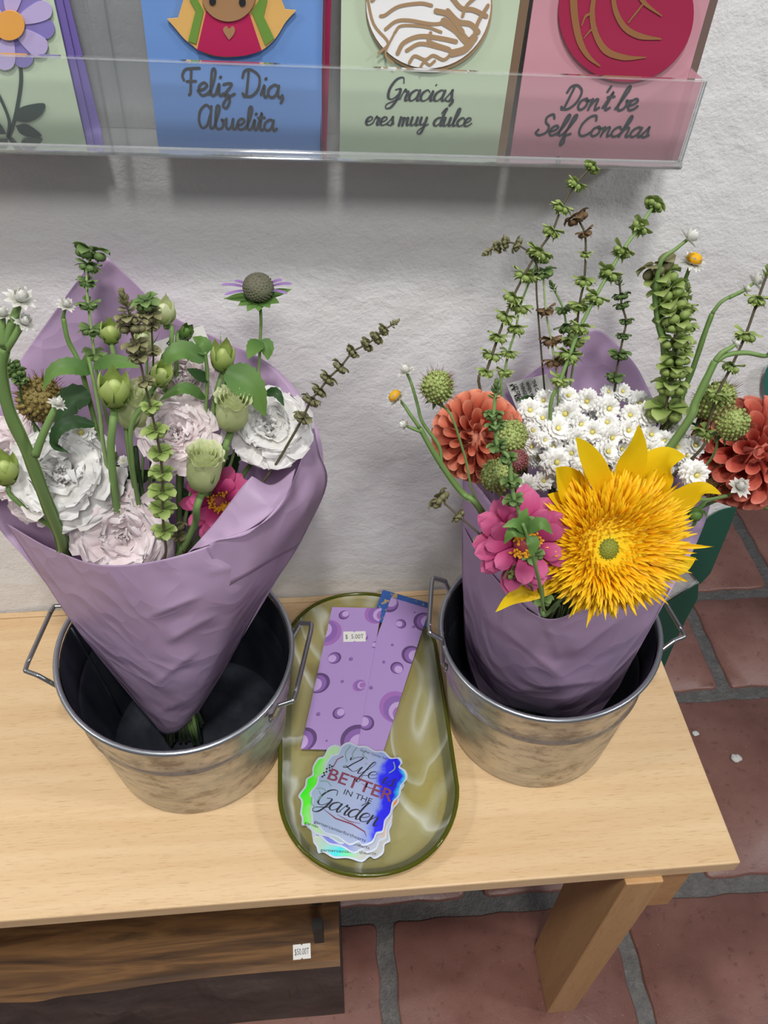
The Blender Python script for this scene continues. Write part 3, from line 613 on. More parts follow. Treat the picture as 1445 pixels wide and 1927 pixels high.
# ------------------------------------------------------------------ stroke lettering for the script writing
GL = {
 'a': (.95, [[(.75,.85),(.45,1),(.1,.7),(.05,.25),(.3,0),(.6,.25),(.75,.9)], [(.75,.95),(.72,.3),(.85,0),(1.05,.2)]]),
 'b': (.9, [[(0,.1),(.25,1),(.4,1.8),(.3,2.1),(.15,1.8),(.12,.5),(.3,0),(.65,.1),(.75,.5),(.6,.85),(.78,.78),(.98,.85)]]),
 'c': (.7, [[(.65,.8),(.45,1),(.12,.75),(.05,.3),(.3,0),(.6,.1),(.78,.3)]]),
 'd': (.95, [[(.75,.85),(.45,1),(.1,.7),(.05,.25),(.3,0),(.6,.25),(.75,.9)], [(.5,1.5),(.72,2.0),(.85,2.05),(.78,1.6),(.73,.9),(.72,.3),(.85,0),(1.05,.2)]]),
 'e': (.75, [[(0,.35),(.4,.5),(.62,.8),(.4,1),(.12,.75),(.08,.3),(.3,0),(.6,.1),(.82,.35)]]),
 'f': (.6, [[(0,.1),(.3,.9),(.5,1.8),(.4,2.1),(.25,1.8),(.2,.5),(.15,-.6),(.25,-1),(.42,-.7),(.3,-.05),(.65,.2)]]),
 'g': (.95, [[(.75,.85),(.45,1),(.1,.7),(.05,.25),(.3,0),(.6,.25),(.75,.9)], [(.75,.95),(.72,-.5),(.5,-1),(.2,-.9),(.3,-.5),(1,.2)]]),
 'h': (.95, [[(0,.1),(.3,1),(.42,1.8),(.32,2.1),(.2,1.8),(.12,0)], [(.12,.3),(.35,.85),(.6,.9),(.65,.5),(.65,.1),(.8,0),(1.0,.2)]]),
 'i': (.45, [[(0,.2),(.2,.95),(.2,.3),(.3,0),(.5,.2)], [(.25,1.42),(.3,1.5)]]),
 'l': (.5, [[(0,.1),(.3,1),(.42,1.8),(.32,2.1),(.18,1.8),(.14,.4),(.28,0),(.55,.2)]]),
 'm': (1.15, [[(.08,.95),(.1,0)], [(.1,.3),(.25,.85),(.42,.9),(.45,.5),(.45,0)], [(.45,.3),(.62,.85),(.8,.9),(.83,.4),(.93,0),(1.2,.2)]]),
 'n': (.85, [[(.08,.95),(.1,0)], [(.1,.3),(.3,.85),(.52,.9),(.55,.4),(.65,0),(.9,.2)]]),
 'o': (.9, [[(.45,1),(.1,.75),(.08,.25),(.35,0),(.65,.25),(.65,.75),(.42,1),(.55,.78),(.98,.88)]]),
 'r': (.7, [[(0,.2),(.2,1.05),(.28,.85),(.5,.85),(.45,.3),(.55,0),(.8,.2)]]),
 's': (.6, [[(0,.1),(.3,.75),(.38,1.05),(.45,.7),(.55,.3),(.4,0),(.1,.08)], [(.4,0),(.7,.2)]]),
 't': (.52, [[(0,.2),(.28,1.6),(.22,.4),(.32,0),(.58,.2)], [(.0,1.12),(.52,1.18)]]),
 'u': (.92, [[(.08,.95),(.08,.3),(.25,0),(.5,.25),(.62,.95)], [(.62,.95),(.62,.3),(.74,0),(.98,.2)]]),
 'y': (.92, [[(.08,.95),(.08,.4),(.25,.1),(.5,.3),(.62,.95)], [(.62,.95),(.58,-.5),(.4,-1),(.12,-.85),(.3,-.4),(.98,.2)]]),
 'z': (.75, [[(.05,.9),(.35,1),(.6,.9),(.1,.05),(.4,.1),(.5,-.4),(.3,-.95),(.05,-.75),(.3,-.2),(.82,.2)]]),
 ',': (.35, [[(.12,.1),(.14,-.1),(.02,-.4)]]), '.': (.35, [[(.1,.02),(.14,.05)]]), "'": (.35, [[(.2,2.05),(.12,1.6)]]), ' ': (.55, []),
 'F': (1.1, [[(.15,1.15),(.05,1.5),(.25,1.95),(.7,2.05),(1.2,2.1)], [(.65,2.05),(.62,1),(.6,.2),(.5,0)], [(.35,1.05),(.95,1.1)]]),
 'D': (1.35, [[(.42,1.9),(.38,1),(.32,.1),(.15,.05)], [(.02,1.5),(.15,2),(.6,2.1),(1.15,1.6),(1.15,.7),(.75,.1),(.3,.05),(.08,.25)]]),
 'A': (1.3, [[(1.0,1.75),(.65,2.1),(.2,1.6),(.1,.7),(.35,.05),(.75,.3),(1.0,1.3)], [(1.05,2),(1.0,.4),(1.1,0),(1.35,.2)]]),
 'G': (1.2, [[(1.1,1.6),(.9,2.1),(.4,1.9),(.1,1.1),(.2,.3),(.6,.15),(.95,.6),(1.0,1.05)], [(.6,1.0),(1.0,1.05),(.98,.2),(.7,-.6),(.3,-.7),(.3,-.3),(1.25,.2)]]),
 'C': (1.15, [[(1.1,1.6),(.9,2.05),(.45,1.9),(.1,1.2),(.15,.4),(.5,0),(.9,.15),(1.15,.45)]]),
 'S': (1.05, [[(1.0,1.7),(.75,2.1),(.35,1.8),(.45,1.3),(.85,.9),(.85,.3),(.4,0),(0,.2),(.1,.55)]]),
 'L': (1.15, [[(.0,1.5),(.1,1.2),(.35,1.75),(.8,2.1),(.8,1.7),(.5,.9),(.3,.25),(.0,.05),(.1,.35),(.5,.15),(.95,.0),(1.2,.3)]]),
}
def script(name, txt, p0, p1, n, lw, mat, parent, slant=0.22, th=0.0002, hs=1.0, contrast=0.0, caps=1.0):
    """handwriting from p0 to p1 (ends of the baseline, world); n = the page's normal"""
    p0, p1, n = V(p0), V(p1), V(n).normalized(); ex = (p1-p0); W = ex.length; ex.normalize(); ey = n.cross(ex)
    tot = sum(GL[c][0] for c in txt); k = W/tot; x = 0; bb = MB()
    for c in txt:
        adv, strokes = GL[c]
        for st in strokes:
            g = caps if c.isupper() else 1.0
            P = [(p0 + ex*k*(x+a*g+slant*b_*g*hs) + ey*k*b_*g*hs) for a, b_ in st]
            Q = cr(P, 6) if len(P) > 2 else P
            w = lw
            if contrast:
                w = []
                for i in range(len(Q)):
                    d = (Q[min(i+1, len(Q)-1)]-Q[max(i-1, 0)]).normalized(); w.append(lw*(1-contrast+contrast*1.7*max(0, -d.dot(ey)) ))
            bb.ribbon(Q, n, w, th)
        x += adv
    return bb.build(name, mat, parent, smooth=False)

# ------------------------------------------------------------------ die-cut stickers stacked in the tray
def sticker(label, px, z, holo, rot, detail, group='holographic garden stickers stacked in the tray', lip=0.0):
    c = onz(px[0], px[1], z); sx, sy = px[2], px[3]; a = math.radians(rot)
    t = thing('sticker', label, 'sticker', c, group)
    ex = V((math.cos(a), math.sin(a), 0)); ey = V((-math.sin(a), math.cos(a), 0)); n = V((0, 0, 1))
    # outline: left and right sides scalloped like bunched leaves, flat-ish top and bottom
    O = [(-.40, -.34), (-.44, -.22), (-.50, -.17), (-.47, -.06), (-.49, .02), (-.44, .08), (-.47, .16), (-.45, .27), (-.39, .31), (-.38, .41), (-.31, .47), (-.2, .46), (-.10, .49), (.02, .47), (.12, .5), (.22, .46), (.27, .47), (.33, .49), (.38, .45), (.37, .40), (.45, .38), (.5, .31), (.47, .22), (.49, .12), (.45, .03), (.47, -.08), (.44, -.17), (.46, -.27), (.40, -.31), (.39, -.40), (.30, -.46), (.24, -.44), (.16, -.5), (.0, -.47), (-.15, -.48), (-.27, -.43), (-.33, -.44), (-.36, -.38)]
    Q = [(p.x, p.y) for p in cr([V((x, y, 0)) for x, y in O]+[V((O[0][0], O[0][1], 0))], 3)][:-1]
    def pl(x, y, up=0): return c + ex*x*sx + ey*y*sy + n*up
    bb = MB(); bb.prism([pl(x, y) for x, y in Q], n, 0.0005); bb.build('backing', M_['foilrim'], t, smooth=False)
    # object-space foil sheen colours need the sheet centred on the sticker
    bb = MB(); bb.prism([pl(x*0.955, y*0.96, 0.0005) for x, y in Q], n, 0.0001); f = bb.build('foil', holo, t, smooth=False)
    f.rotation_euler = (0, 0, 0)
    up = 0.00065
    if detail:
        script('word_life', "Life is", pl(-.26, .19, up), pl(.36, .17, up), n, 0.0011, M_['navy'], t, 0.28, 0.0, 0.74, 0.5)
        script('word_garden', 'Garden', pl(-.40, -.25, up), pl(.36, -.25, up), n, 0.0015, M_['navy'], t, 0.28, 0.0, 0.80, 0.5)
        text_mesh('word_better', 'BETTER', pl(.02, .085, up), ex, ey, sy*0.12, sx*0.80, M_['maroon'], t, 0.012)
        text_mesh('words_in_the', 'IN THE', pl(.04, -.035, up), ex, ey, sy*0.055, sx*0.34, M_['navy'], t)
        text_mesh('web_line', 'garnercenterforthearts', pl(.0, -.405, up), ex, ey, sy*0.03, sx*0.62, M_['navy'], t)
        text_mesh('top_line', 'Garner Center for', pl(.02, .43, up), ex, ey, sy*0.026, sx*0.34, M_['navy'], t)
        bb = MB()
        bb.ribbon([pl(x, y, up) for x, y in ((-.26, -.27), (-.1, -.31), (.1, -.305), (.26, -.33), (.3, -.37))], n, [0.0005, 0.0014, 0.0016, 0.0012, 0.0004])
        bb.ribbon([pl(x, y, up) for x, y in ((-.1, -.27), (.05, -.29), (.18, -.275))], n, [0.0004, 0.0010, 0.0004])
        bb.ribbon([pl(x, y, up) for x, y in ((.02, .10), (.12, .085), (.3, .10))], n, [0.0004, 0.0010, 0.0004])
        bb.ribbon([pl(x, y, up) for x, y in ((-.37, .16), (-.36, .25), (-.31, .30))], n, 0.0011); bb.build('flourishes', M_['maroon'], t, smooth=False)
        bb = MB()
        for i, (x, y) in enumerate([(-.43, .12), (-.405, .14), (-.42, .09), (-.44, .07), (-.39, .115), (-.385, .16), (-.415, .165), (-.44, .03), (-.425, .05)]):
            bb.face([bb.pt(pl(x+.012*math.cos(a_), y+.011*math.sin(a_), up)) for a_ in (2*PI*k/8 for k in range(8))])
        bb.build('berry_dots', M_['navy'], t, smooth=False)
        bb = MB()
        for pts in ([(-.28, .43), (-.30, .34), (-.24, .26)], [(-.2, .44), (-.22, .36), (-.19, .32)], [(-.08, .44), (-.1, .39), (-.03, .36)], [(-.44, -.02), (-.36, .0), (-.30, -.03)], [(-.44, -.10), (-.38, -.08), (-.32, -.10)], [(-.45, -.20), (-.42, -.26), (-.37, -.28)], [(-.40, -.12), (-.36, -.16), (-.38, -.22)], [(.28, .42), (.32, .36), (.28, .3)]):
            bb.ribbon(cr([pl(x, y, up) for x, y in pts], 4), n, [0.0008]*9 if False else 0.0012)
        bb.build('leaf_sprigs', M_['sage'], t, smooth=False)
    else:
        text_mesh('web_line', 'garnercenterforthearts', pl(.0, -.405, up), ex, ey, sy*0.03, sx*0.62, M_['navy'], t)
    return t
sticker('holographic sticker at the bottom of the stack, painted rainbow foil sheen along its lower edge', (662, 1530, 0.086, 0.094), 0.0115, M_['holo_s'], -8, False)
sticker('holographic sticker second from the bottom, painted orange foil sheen at its right', (668, 1510, 0.086, 0.098), 0.0123, M_['holo_o'], -20, False)
sticker('holographic sticker second from the top, painted bright green foil sheen at its left', (648, 1492, 0.086, 0.100), 0.0131, M_['holo_g'], -22, False)
sticker('top holographic sticker with full garden lettering and a painted blue foil sheen streak', (670, 1491, 0.087, 0.104), 0.0139, M_['holo'], -25, True)

# ------------------------------------------------------------------ acrylic card rack on the wall
RX = V((math.cos(0.043), 0, -math.sin(0.043))); RZ = V((math.sin(0.043), 0, math.cos(0.043))); NF = V((0, -1, 0))
RO = V((-0.110, 0, 0.5455))                                    # lower right end of the rack, on the wall
def rk(s, y, h): return RO - RX*s + RZ*h + V((0, y, 0))        # s along to the left, h up
rack = thing('card_rack', 'clear acrylic greeting card rack hung on the white wall above the bouquets', 'rack', RO)
LIP, LEN = -0.056, 0.95
def slab_box(bb, s0, s1, y0, y1, h0, h1):
    k = [bb.pt(rk(s, y, h)) for s in (s0, s1) for y in (y0, y1) for h in (h0, h1)]
    for q in ((0, 1, 3, 2), (4, 6, 7, 5), (0, 4, 5, 1), (2, 3, 7, 6), (0, 2, 6, 4), (1, 5, 7, 3)): bb.face([k[i] for i in q])
bb = MB(); slab_box(bb, 0.003, LEN, -0.010, -0.0075, 0.0, 0.36); bb.build('back_panel', M_['acrylic'], rack, smooth=False)
bb = MB(); slab_box(bb, 0, LEN, LIP, -0.0075, -0.0025, 0.0); bb.build('shelf', M_['acryl_edge'], rack, smooth=False)
bb = MB(); slab_box(bb, 0, LEN, LIP-0.0025, LIP, 0.0, 0.0585); bb.build('front_lip', M_['acrylic'], rack, smooth=False)
bb = MB(); slab_box(bb, 0, LEN, LIP-0.003, LIP+0.0005, 0.0585, 0.0597); bb.tube([rk(0, LIP-0.0012, 0.002), rk(LEN, LIP-0.0012, 0.002)], 0.0032, 8); bb.build('polished_edge', M_['acryl_edge'], rack, smooth=False)
bb = MB(); slab_box(bb, 0, 0.0025, LIP, -0.0075, 0.0, 0.0597); bb.build('end_panel', M_['acrylic'], rack, smooth=False)
bb = MB(); bb.tube([rk(0.001, LIP-0.001, 0.0), rk(0.001, LIP-0.001, 0.059)], 0.0012, 6); bb.build('end_edge', M_['acryl_edge'], rack, smooth=False)
for s in (0.262, 0.407):
    bb = MB(); slab_box(bb, s, s+0.0022, LIP, -0.010, 0.0, 0.20); bb.build('divider', M_['acrylic'], rack, smooth=False)

def rpt(px, py, Y, up=0.0): return at(px, py, Y) + V((0, -up, 0))
def card(label, base, bl, br, Y, mat, h=0.178):
    p, q = at(*bl, Y), at(*br, Y); t = thing(base, label, 'card' if 'card' in base else 'envelope', (p+q)/2)
    ex = (q-p).normalized(); ez = V((-ex.z, 0, ex.x))
    bb = MB(); bb.prism([p, q, q+ez*h, p+ez*h], NF, 0.0012); bb.build('sheet', mat, t, smooth=False)
    return t
CY = -0.030; TOPY = CY-0.0012
def paper(name, px, up, mat, parent, th=0.0012, lab=None):
    """cut-paper shape glued on the card face"""
    bb = MB(); bb.prism([rpt(x, y, TOPY-up) for x, y in px], NF, th); o = bb.build(name, mat, parent, smooth=False)
    if lab: o['label'] = lab
    return o
def circ(cx, cy, rx, ry=None, n=40, a0=0): return [(cx+rx*math.cos(2*PI*i/n+a0), cy+(ry or rx)*math.sin(2*PI*i/n+a0)) for i in range(n)]
def sm(pts, n=5, close=True):
    Q = cr([V((x, y, 0)) for x, y in pts]+([V((pts[0][0], pts[0][1], 0))] if close else []), n)
    return [(p.x, p.y) for p in (Q[:-1] if close else Q)]
# envelopes stand behind their cards
card('rear purple envelope behind the daisy card', 'envelope', (-90, 281), (197, 271), -0.016, M_['envpurple'])
card('front purple envelope directly behind the daisy card', 'envelope', (-100, 285), (181, 285), -0.022, M_['envpurple'])
card('crimson envelope behind the blue grandmother card', 'envelope', (306, 277), (614, 294), -0.024, M_['envcrimson'])
card('brown envelope behind the mint card with the white shell bread', 'envelope', (650, 290), (949, 297), -0.024, M_['envbrown'])
card('taupe envelope behind the pink card with the crimson shell bread', 'envelope', (966, 300), (1263, 302), -0.024, M_['envtaupe'])
c1 = card('mint greeting card with a purple paper daisy', 'greeting_card', (-110, 285), (166, 286), CY, M_['mint'])
c2 = card('blue greeting card reading Feliz Dia, Abuelita with a paper figure', 'greeting_card', (298, 274), (602, 289), CY, M_['blue'])
c3 = card('mint greeting card reading Gracias, eres muy dulce with a white shell bread', 'greeting_card', (639, 292), (934, 298), CY, M_['mint'])
c4 = card("pink greeting card reading Don't be Self Conchas with a crimson shell bread", 'greeting_card', (959, 297), (1249, 300), CY, M_['pink'])
# daisy
for i in range(12):
    a = 2*PI*i/12+0.12; L = 86; pts = [(18+math.cos(a)*r-math.sin(a)*w, 46+math.sin(a)*r+math.cos(a)*w) for r, w in ((15, 6), (40, 15), (66, 19), (80, 14), (86, 0), (80, -14), (66, -19), (40, -15), (15, -6))]
    paper('petal', sm(pts, 4, False), 0.0008+0.0006*(i % 2), M_['a_lilac'] if i % 2 else M_['a_purple'], c1, 0.0008)
paper('flower_centre', circ(18, 47, 29, 28), 0.003, M_['a_orange'], c1)
for pts, w in (([(36, 100), (40, 150), (32, 205), (22, 245), (14, 262)], 6.5), ([(-12, 160), (6, 195), (18, 230), (14, 262)], 6)):
    bb = MB(); bb.ribbon(cr([rpt(x, y, TOPY) for x, y in pts], 5), NF, rm(w, at(30, 200, CY)), 0.0005); bb.build('stem', M_['a_stem'], c1, smooth=False)
for pts in ([(26, 226), (34, 206), (55, 197), (84, 195), (78, 215), (55, 229)], [(30, 236), (48, 233), (66, 243), (78, 256), (55, 257), (38, 250)], [(12, 252), (2, 235), (-12, 225), (-20, 235), (-5, 250)]):
    paper('leaf', sm(pts), 0.0003, M_['a_stem'], c1, 0.0008)
# figure on the blue card
paper('mantle', [(352, -60), (345, 0), (335, 33), (315, 35)] + sm([(315, 35), (330, 52), (347, 72), (362, 84)], 4, False) + sm([(362, 84), (376, 95), (400, 104), (428, 107), (460, 104), (488, 96), (508, 82), (522, 66), (538, 40), (557, 19)], 4, False) + [(537, 17), (530, 0), (515, -60)], 0.0012, M_['a_gold'], c2)
paper('mantle_band', [(357, -60), (357, 0), (368, 20), (354, 77), (369, 82), (383, 20), (372, 0), (372, -60)], 0.0026, M_['a_green'], c2, 0.0006)
paper('mantle_band', [(487, -60), (487, 0), (474, 22), (499, 85), (516, 72), (496, 30), (503, 0), (503, -60)], 0.0026, M_['a_green'], c2, 0.0006)
paper('dress', sm([(371, 93), (385, 98), (405, 104), (430, 106), (460, 104), (480, 99), (492, 94)], 4, False)+[(470, 28), (450, 10), (400, 10), (388, 20)], 0.0026, M_['a_red'], c2, 0.0008)
paper('face', circ(430, -12, 51, 52), 0.0036, M_['a_skin'], c2, 0.0008)
for x, y in ((400, 2), (456, 4)): paper('eye', circ(x, y, 6.5, 8, 16), 0.0046, M_['blackink'], c2, 0.0004)
paper('heart', sm([(431, 75), (422, 62), (420, 54), (426, 49), (431, 54), (437, 49), (442, 54), (440, 64)], 4), 0.0036, M_['a_skin'], c2, 0.0004)
# white shell bread on mint card
paper('bread_base', circ(807, 10, 119, 124, 56), 0.0008, M_['a_tan'], c3, 0.0012)
paper('bread_crust', circ(806, 6, 117, 122, 56), 0.0022, M_['a_white'], c3, 0.0008)
bb = MB(); un = rm(1, at(800, 50, CY))
for pts, w in (([(690, -10), (703, 45), (730, 80), (712, 100)], 5), ([(716, 30), (725, 28), (750, 12), (790, 6), (812, 10)], 6), ([(725, 55), (745, 40), (770, 38), (815, 45), (850, 40)], 6), ([(742, 62), (756, 48), (800, 50), (830, 60)], 5), ([(748, 100), (760, 80), (790, 68), (830, 72), (858, 78)], 8), ([(765, 95), (790, 82), (822, 88), (850, 96)], 7), ([(770, 118), (780, 105), (800, 112), (815, 104), (835, 112), (850, 100)], 6), ([(790, 128), (798, 116), (808, 122), (818, 114)], 5), ([(810, 62), (808, 78), (845, 92)], 7), ([(835, 40), (858, 55), (880, 78), (892, 70)], 14), ([(842, 20), (862, 40), (885, 45), (900, 60)], 9), ([(850, -5), (868, 15), (890, 18), (915, 30)], 8), ([(870, 30), (878, 10), (900, -10)], 6), ([(893, 62), (900, 40), (918, 10)], 7), ([(700, 0), (715, -15), (740, -20)], 7), ([(740, 118), (725, 100), (742, 62)], 4), ([(820, 20), (845, 28), (870, 60)], 9), ([(850, 100), (875, 92), (893, 70)], 13)):
    bb.ribbon(cr([rpt(x, y, TOPY-0.003) for x, y in pts], 5), NF, w*un, 0.0003)
bb.build('bread_grooves', M_['a_tan'], c3, smooth=False)
# crimson shell bread on pink card
paper('bread_base', circ(1177, 22, 127, 131, 56), 0.0008, M_['a_crim'], c4, 0.0016)
bb = MB()
for pts, ws in (([(1078, -20), (1081, 30), (1090, 75), (1106, 105), (1128, 124)], (14, 13, 12, 8, 3)), ([(1118, -10), (1114, 25), (1120, 62), (1140, 95), (1175, 108), (1215, 108)], (8, 10, 10, 12, 10, 2)), ([(1152, -20), (1158, 20), (1176, 52), (1205, 68), (1243, 73)], (8, 9, 10, 10, 3)), ([(1196, -20), (1212, 5), (1245, 30)], (6, 7, 2)), ([(1182, 42), (1198, 22), (1214, 2)], (3, 4, 3)), ([(1094, 48), (1102, 30), (1116, 24)], (2, 5, 5)), ([(1098, 72), (1112, 56), (1122, 54)], (2, 4, 5))):
    Q = cr([rpt(x, y, TOPY-0.0026) for x, y in pts], 5); m = len(Q)
    bb.ribbon(Q, NF, [un*(ws[min(len(ws)-1, int(i/5))]*(1-(i % 5)/5)+ws[min(len(ws)-1, int(i/5)+1)]*((i % 5)/5)) for i in range(m)], 0.0003)
bb.build('bread_grooves', M_['a_brass'], c4, smooth=False)
# handwriting
def words(txt, a, c, parent, lw=2.6, slant=0.2, hs=1.0, contrast=0.0, caps=1.0):
    p, q = rpt(*a, TOPY), rpt(*c, TOPY); return script('lettering', txt, p, q, NF, lw*un, M_['charcoal'], parent, slant, 0.0003, hs, contrast, caps)
words('Feliz Dia,', (342, 178), (538, 184), c2, 5.0, 0.12, 0.82)
words('Abuelita', (372, 241), (518, 246), c2, 5.0, 0.12, 0.86, 0, 1.0)
words('Gracias,', (724, 189), (856, 190), c3, 4.4, 0.32, 0.84, 0.4)
words('eres muy dulce', (686, 235), (884, 237), c3, 4.4, 0.28, 0.8, 0.4)
words("Don't be", (1052, 206), (1194, 207), c4, 5.0, 0.3, 0.84)
words('Self Conchas', (1006, 254), (1216, 258), c4, 5.0, 0.3, 0.78)

# ------------------------------------------------------------------ petal outlines
def p_spat(v): return (0.22+0.78*min(1, v/0.6)**0.8) * (math.sqrt(max(0, 1-((v-0.6)/0.4)**2)) if v > 0.6 else 1)*1.0
def p_fan(v): return (0.18+0.82*(min(1, v/0.8))**0.9) * (math.sqrt(max(0, 1-((v-0.8)/0.22)**2)) if v > 0.8 else 1)
def p_point(v): return max(0.0, math.sin(PI*min(1, 0.06+0.94*v**0.85)))
def p_strap(v): return (0.55+0.45*min(1, v/0.35)) * (math.sqrt(max(0, 1-((v-0.8)/0.205)**2)) if v > 0.8 else 1)
def p_leaf(v): return max(0.0, math.sin(PI*(0.03+0.97*v)**0.72))**0.9
def p_disc(v): return math.sqrt(max(0.0, 1-(2*v-1)**2))*0.9+0.1*(1-v)
UPF = V((0, -0.55, 0.83)).normalized()
def stemtube(name, pts, r0, r1, mat, root, n=8, sub=5, wing=0.0):
    b = MB(); Q = cr(pts, sub); b.tube(Q, [r0+(r1-r0)*i/(len(Q)-1) for i in range(len(Q))], n)
    return b.build(name, mat, root)
def leafmesh(b, pts, w, hint=UPF, fold=0.25, serr=0.0, prof=p_leaf, nu=6, curl=0.0):
    Q = cr(pts, 6); m = len(Q); rows = []; uvs = []
    for j, p in enumerate(Q):
        t = (Q[min(j+1, m-1)]-Q[max(j-1, 0)]).normalized(); side = t.cross(hint).normalized(); n = side.cross(t)
        ww = w/2*prof(j/(m-1))*(1+serr*(1 if j % 2 else -1)*0.5); row = []; uv = []
        for i in range(nu+1):
            u = 2*i/nu-1
            row.append(p+side*u*ww+n*(abs(u)*ww*fold - curl*u*u*ww)); uv.append((i/nu, j/(m-1)))
        rows.append(row); uvs.append(uv)
    b.grid(rows, uvs=uvs)
def leafpart(px, w, mat, root, hint=UPF, fold=0.25, serr=0.12, name='leaf', curl=0.0):
    """px: (x, y, Y) points from stalk to tip, w in photo pixels"""
    pts = [at(*p) for p in px]; b = MB(); leafmesh(b, pts, rm(w, pts[len(pts)//2]), hint, fold, serr, curl=curl); return b.build(name, mat, root)
LB = lambda: V((-0.545+random.uniform(-.02, .02), -0.19+random.uniform(-.015, .015), 0.012))
RB = lambda: V((-0.170+random.uniform(-.02, .02), -0.185+random.uniform(-.015, .015), 0.012))
LN = V((-0.552, -0.165, 0.17)); RN = V((-0.168, -0.165, 0.17))          # the bundle's neck
def tail(side, frm):
    nk = (LN if side == 'L' else RN)+V((random.uniform(-.025, .025), random.uniform(-.012, .012), 0)); en = LB() if side == 'L' else RB()
    out = []
    if frm.z > 0.20: out.append(frm.lerp(nk, 0.55)+V((0, 0.003, 0)))
    return out+[nk, en]

# ------------------------------------------------------------------ basil: stalk with whorls of cup-shaped pods
def whorl_proto(seed, style):
    rnd = random.Random(seed); b = MB()
    if style == 'pod':                                        # round shield-like pods hanging in a ring
        for i in range(6):
            a = 2*PI*i/6+rnd.uniform(-.25, .25); L = rnd.uniform(.9, 1.15)
            b.petal(L, L*0.52, p_disc, a, rnd.uniform(0.9, 1.3), rnd.uniform(.7, 1.3), 0.7, 0, 0, (0.18, 0.05), 6, 6)
            b.petal(0.6, 0.22, p_point, a+0.2, 2.2, 0.6, 0.5, 0, 0, (0.15, -0.12), 2, 3)
            b.ell((0.55*math.cos(a), 0.55*math.sin(a), -0.22), (.32, .32, .26), None, 8, 6)
    elif style == 'star':                                     # bell-like pods: a broad rounded hood each, ragged teeth hanging under it
        for i in range(5):
            a = 2*PI*i/5+rnd.uniform(-.25, .25); L = rnd.uniform(.95, 1.2)
            b.petal(L, 0.50, p_fan, a, rnd.uniform(1.0, 1.35), rnd.uniform(.2, .7), -0.8, 0.03, 5, (0.1, 0.12), 6, 6)
            b.ell((0.48*math.cos(a), 0.48*math.sin(a), -0.18), (.36, .36, .30), None, 8, 6)
            for k in (-.45, -.15, .15, .45):
                b.petal(rnd.uniform(.6, .95), 0.15, p_point, a+k, rnd.uniform(1.8, 2.4), rnd.uniform(-.2, .6), 0.4, 0, 0, (0.22, -0.10), 2, 4)
        for i in range(2):
            b.petal(1.3, 0.34, p_point, PI*i+rnd.uniform(-.3, .3), 1.5, 0.7, 0.3, 0, 0, (0.1, 0.05), 4, 5)
    elif style == 'tip':                                      # closed top cluster
        for k in range(16):
            a = 2.4*k; h = k/15
            b.petal(0.75, 0.30, p_spat, a, 1.5-1.1*h, -0.5, 0.8, 0, 0, (0.12*(1-h), h*1.3), 4, 4)
    return b
PROTO = {}
def whorl(mat, style, root, p, axis, size, twist, label=None):
    """first of a kind is built at its place's own origin, later ones are copies of it"""
    key = (mat.name, style, random.randrange(2))
    if key not in PROTO:
        o = whorl_proto(hash(style) % 7+key[2]+3, style).build('flower_whorl' if style != 'tip' else 'stalk_tip', mat, root, shift=V((0, 0, 0)))
        o.matrix_local = Matrix.Translation(p-V(root.location)) @ frame(axis, twist).to_4x4() @ Matrix.Diagonal((size, size, size, 1)); PROTO[key] = o; return o
    return dup(PROTO[key], root, frame(axis, twist), p, size)
def basil(label, tip, wh, tailpx, Y, mat, stemmat, side, rpx=(3, 4.5), style='star', group=None, endtail=True, name='basil_stalk', tipstyle='tip', extra=None):
    """tip, wh: (x, y, size px) down the stalk; Y gives depth at top and bottom"""
    allp = [tip]+wh; n = len(allp)+len(tailpx)
    P = [at(q[0], q[1], Y[0]+(Y[1]-Y[0])*i/max(1, n-1)) for i, q in enumerate(allp+tailpx)]
    root_pt = P[len(allp)-1]
    t = thing(name, label, 'flower', P[-1], group)
    line = P + (tail(side, P[-1]) if endtail else [])
    un0 = rm(1, P[0]); stemtube('stem', list(reversed(line)), rpx[1]/2*un0, rpx[0]/2*un0, stemmat, t, 7, 5)
    for i, q in enumerate(allp):
        ax = (P[max(i-1, 0)]-P[min(i+1, len(P)-1)]).normalized()
        stl = tipstyle if i == 0 else style
        s = rm(q[2], P[i])/2*(0.85 if stl == 'tip' else 1.0)
        m = (mat if len(q) < 4 else M_[q[3]])
        whorl(m, stl, t, P[i]-(ax*s*0.8 if stl == 'tip' else V((0, 0, 0))), ax, s, random.uniform(0, 6))
    return t

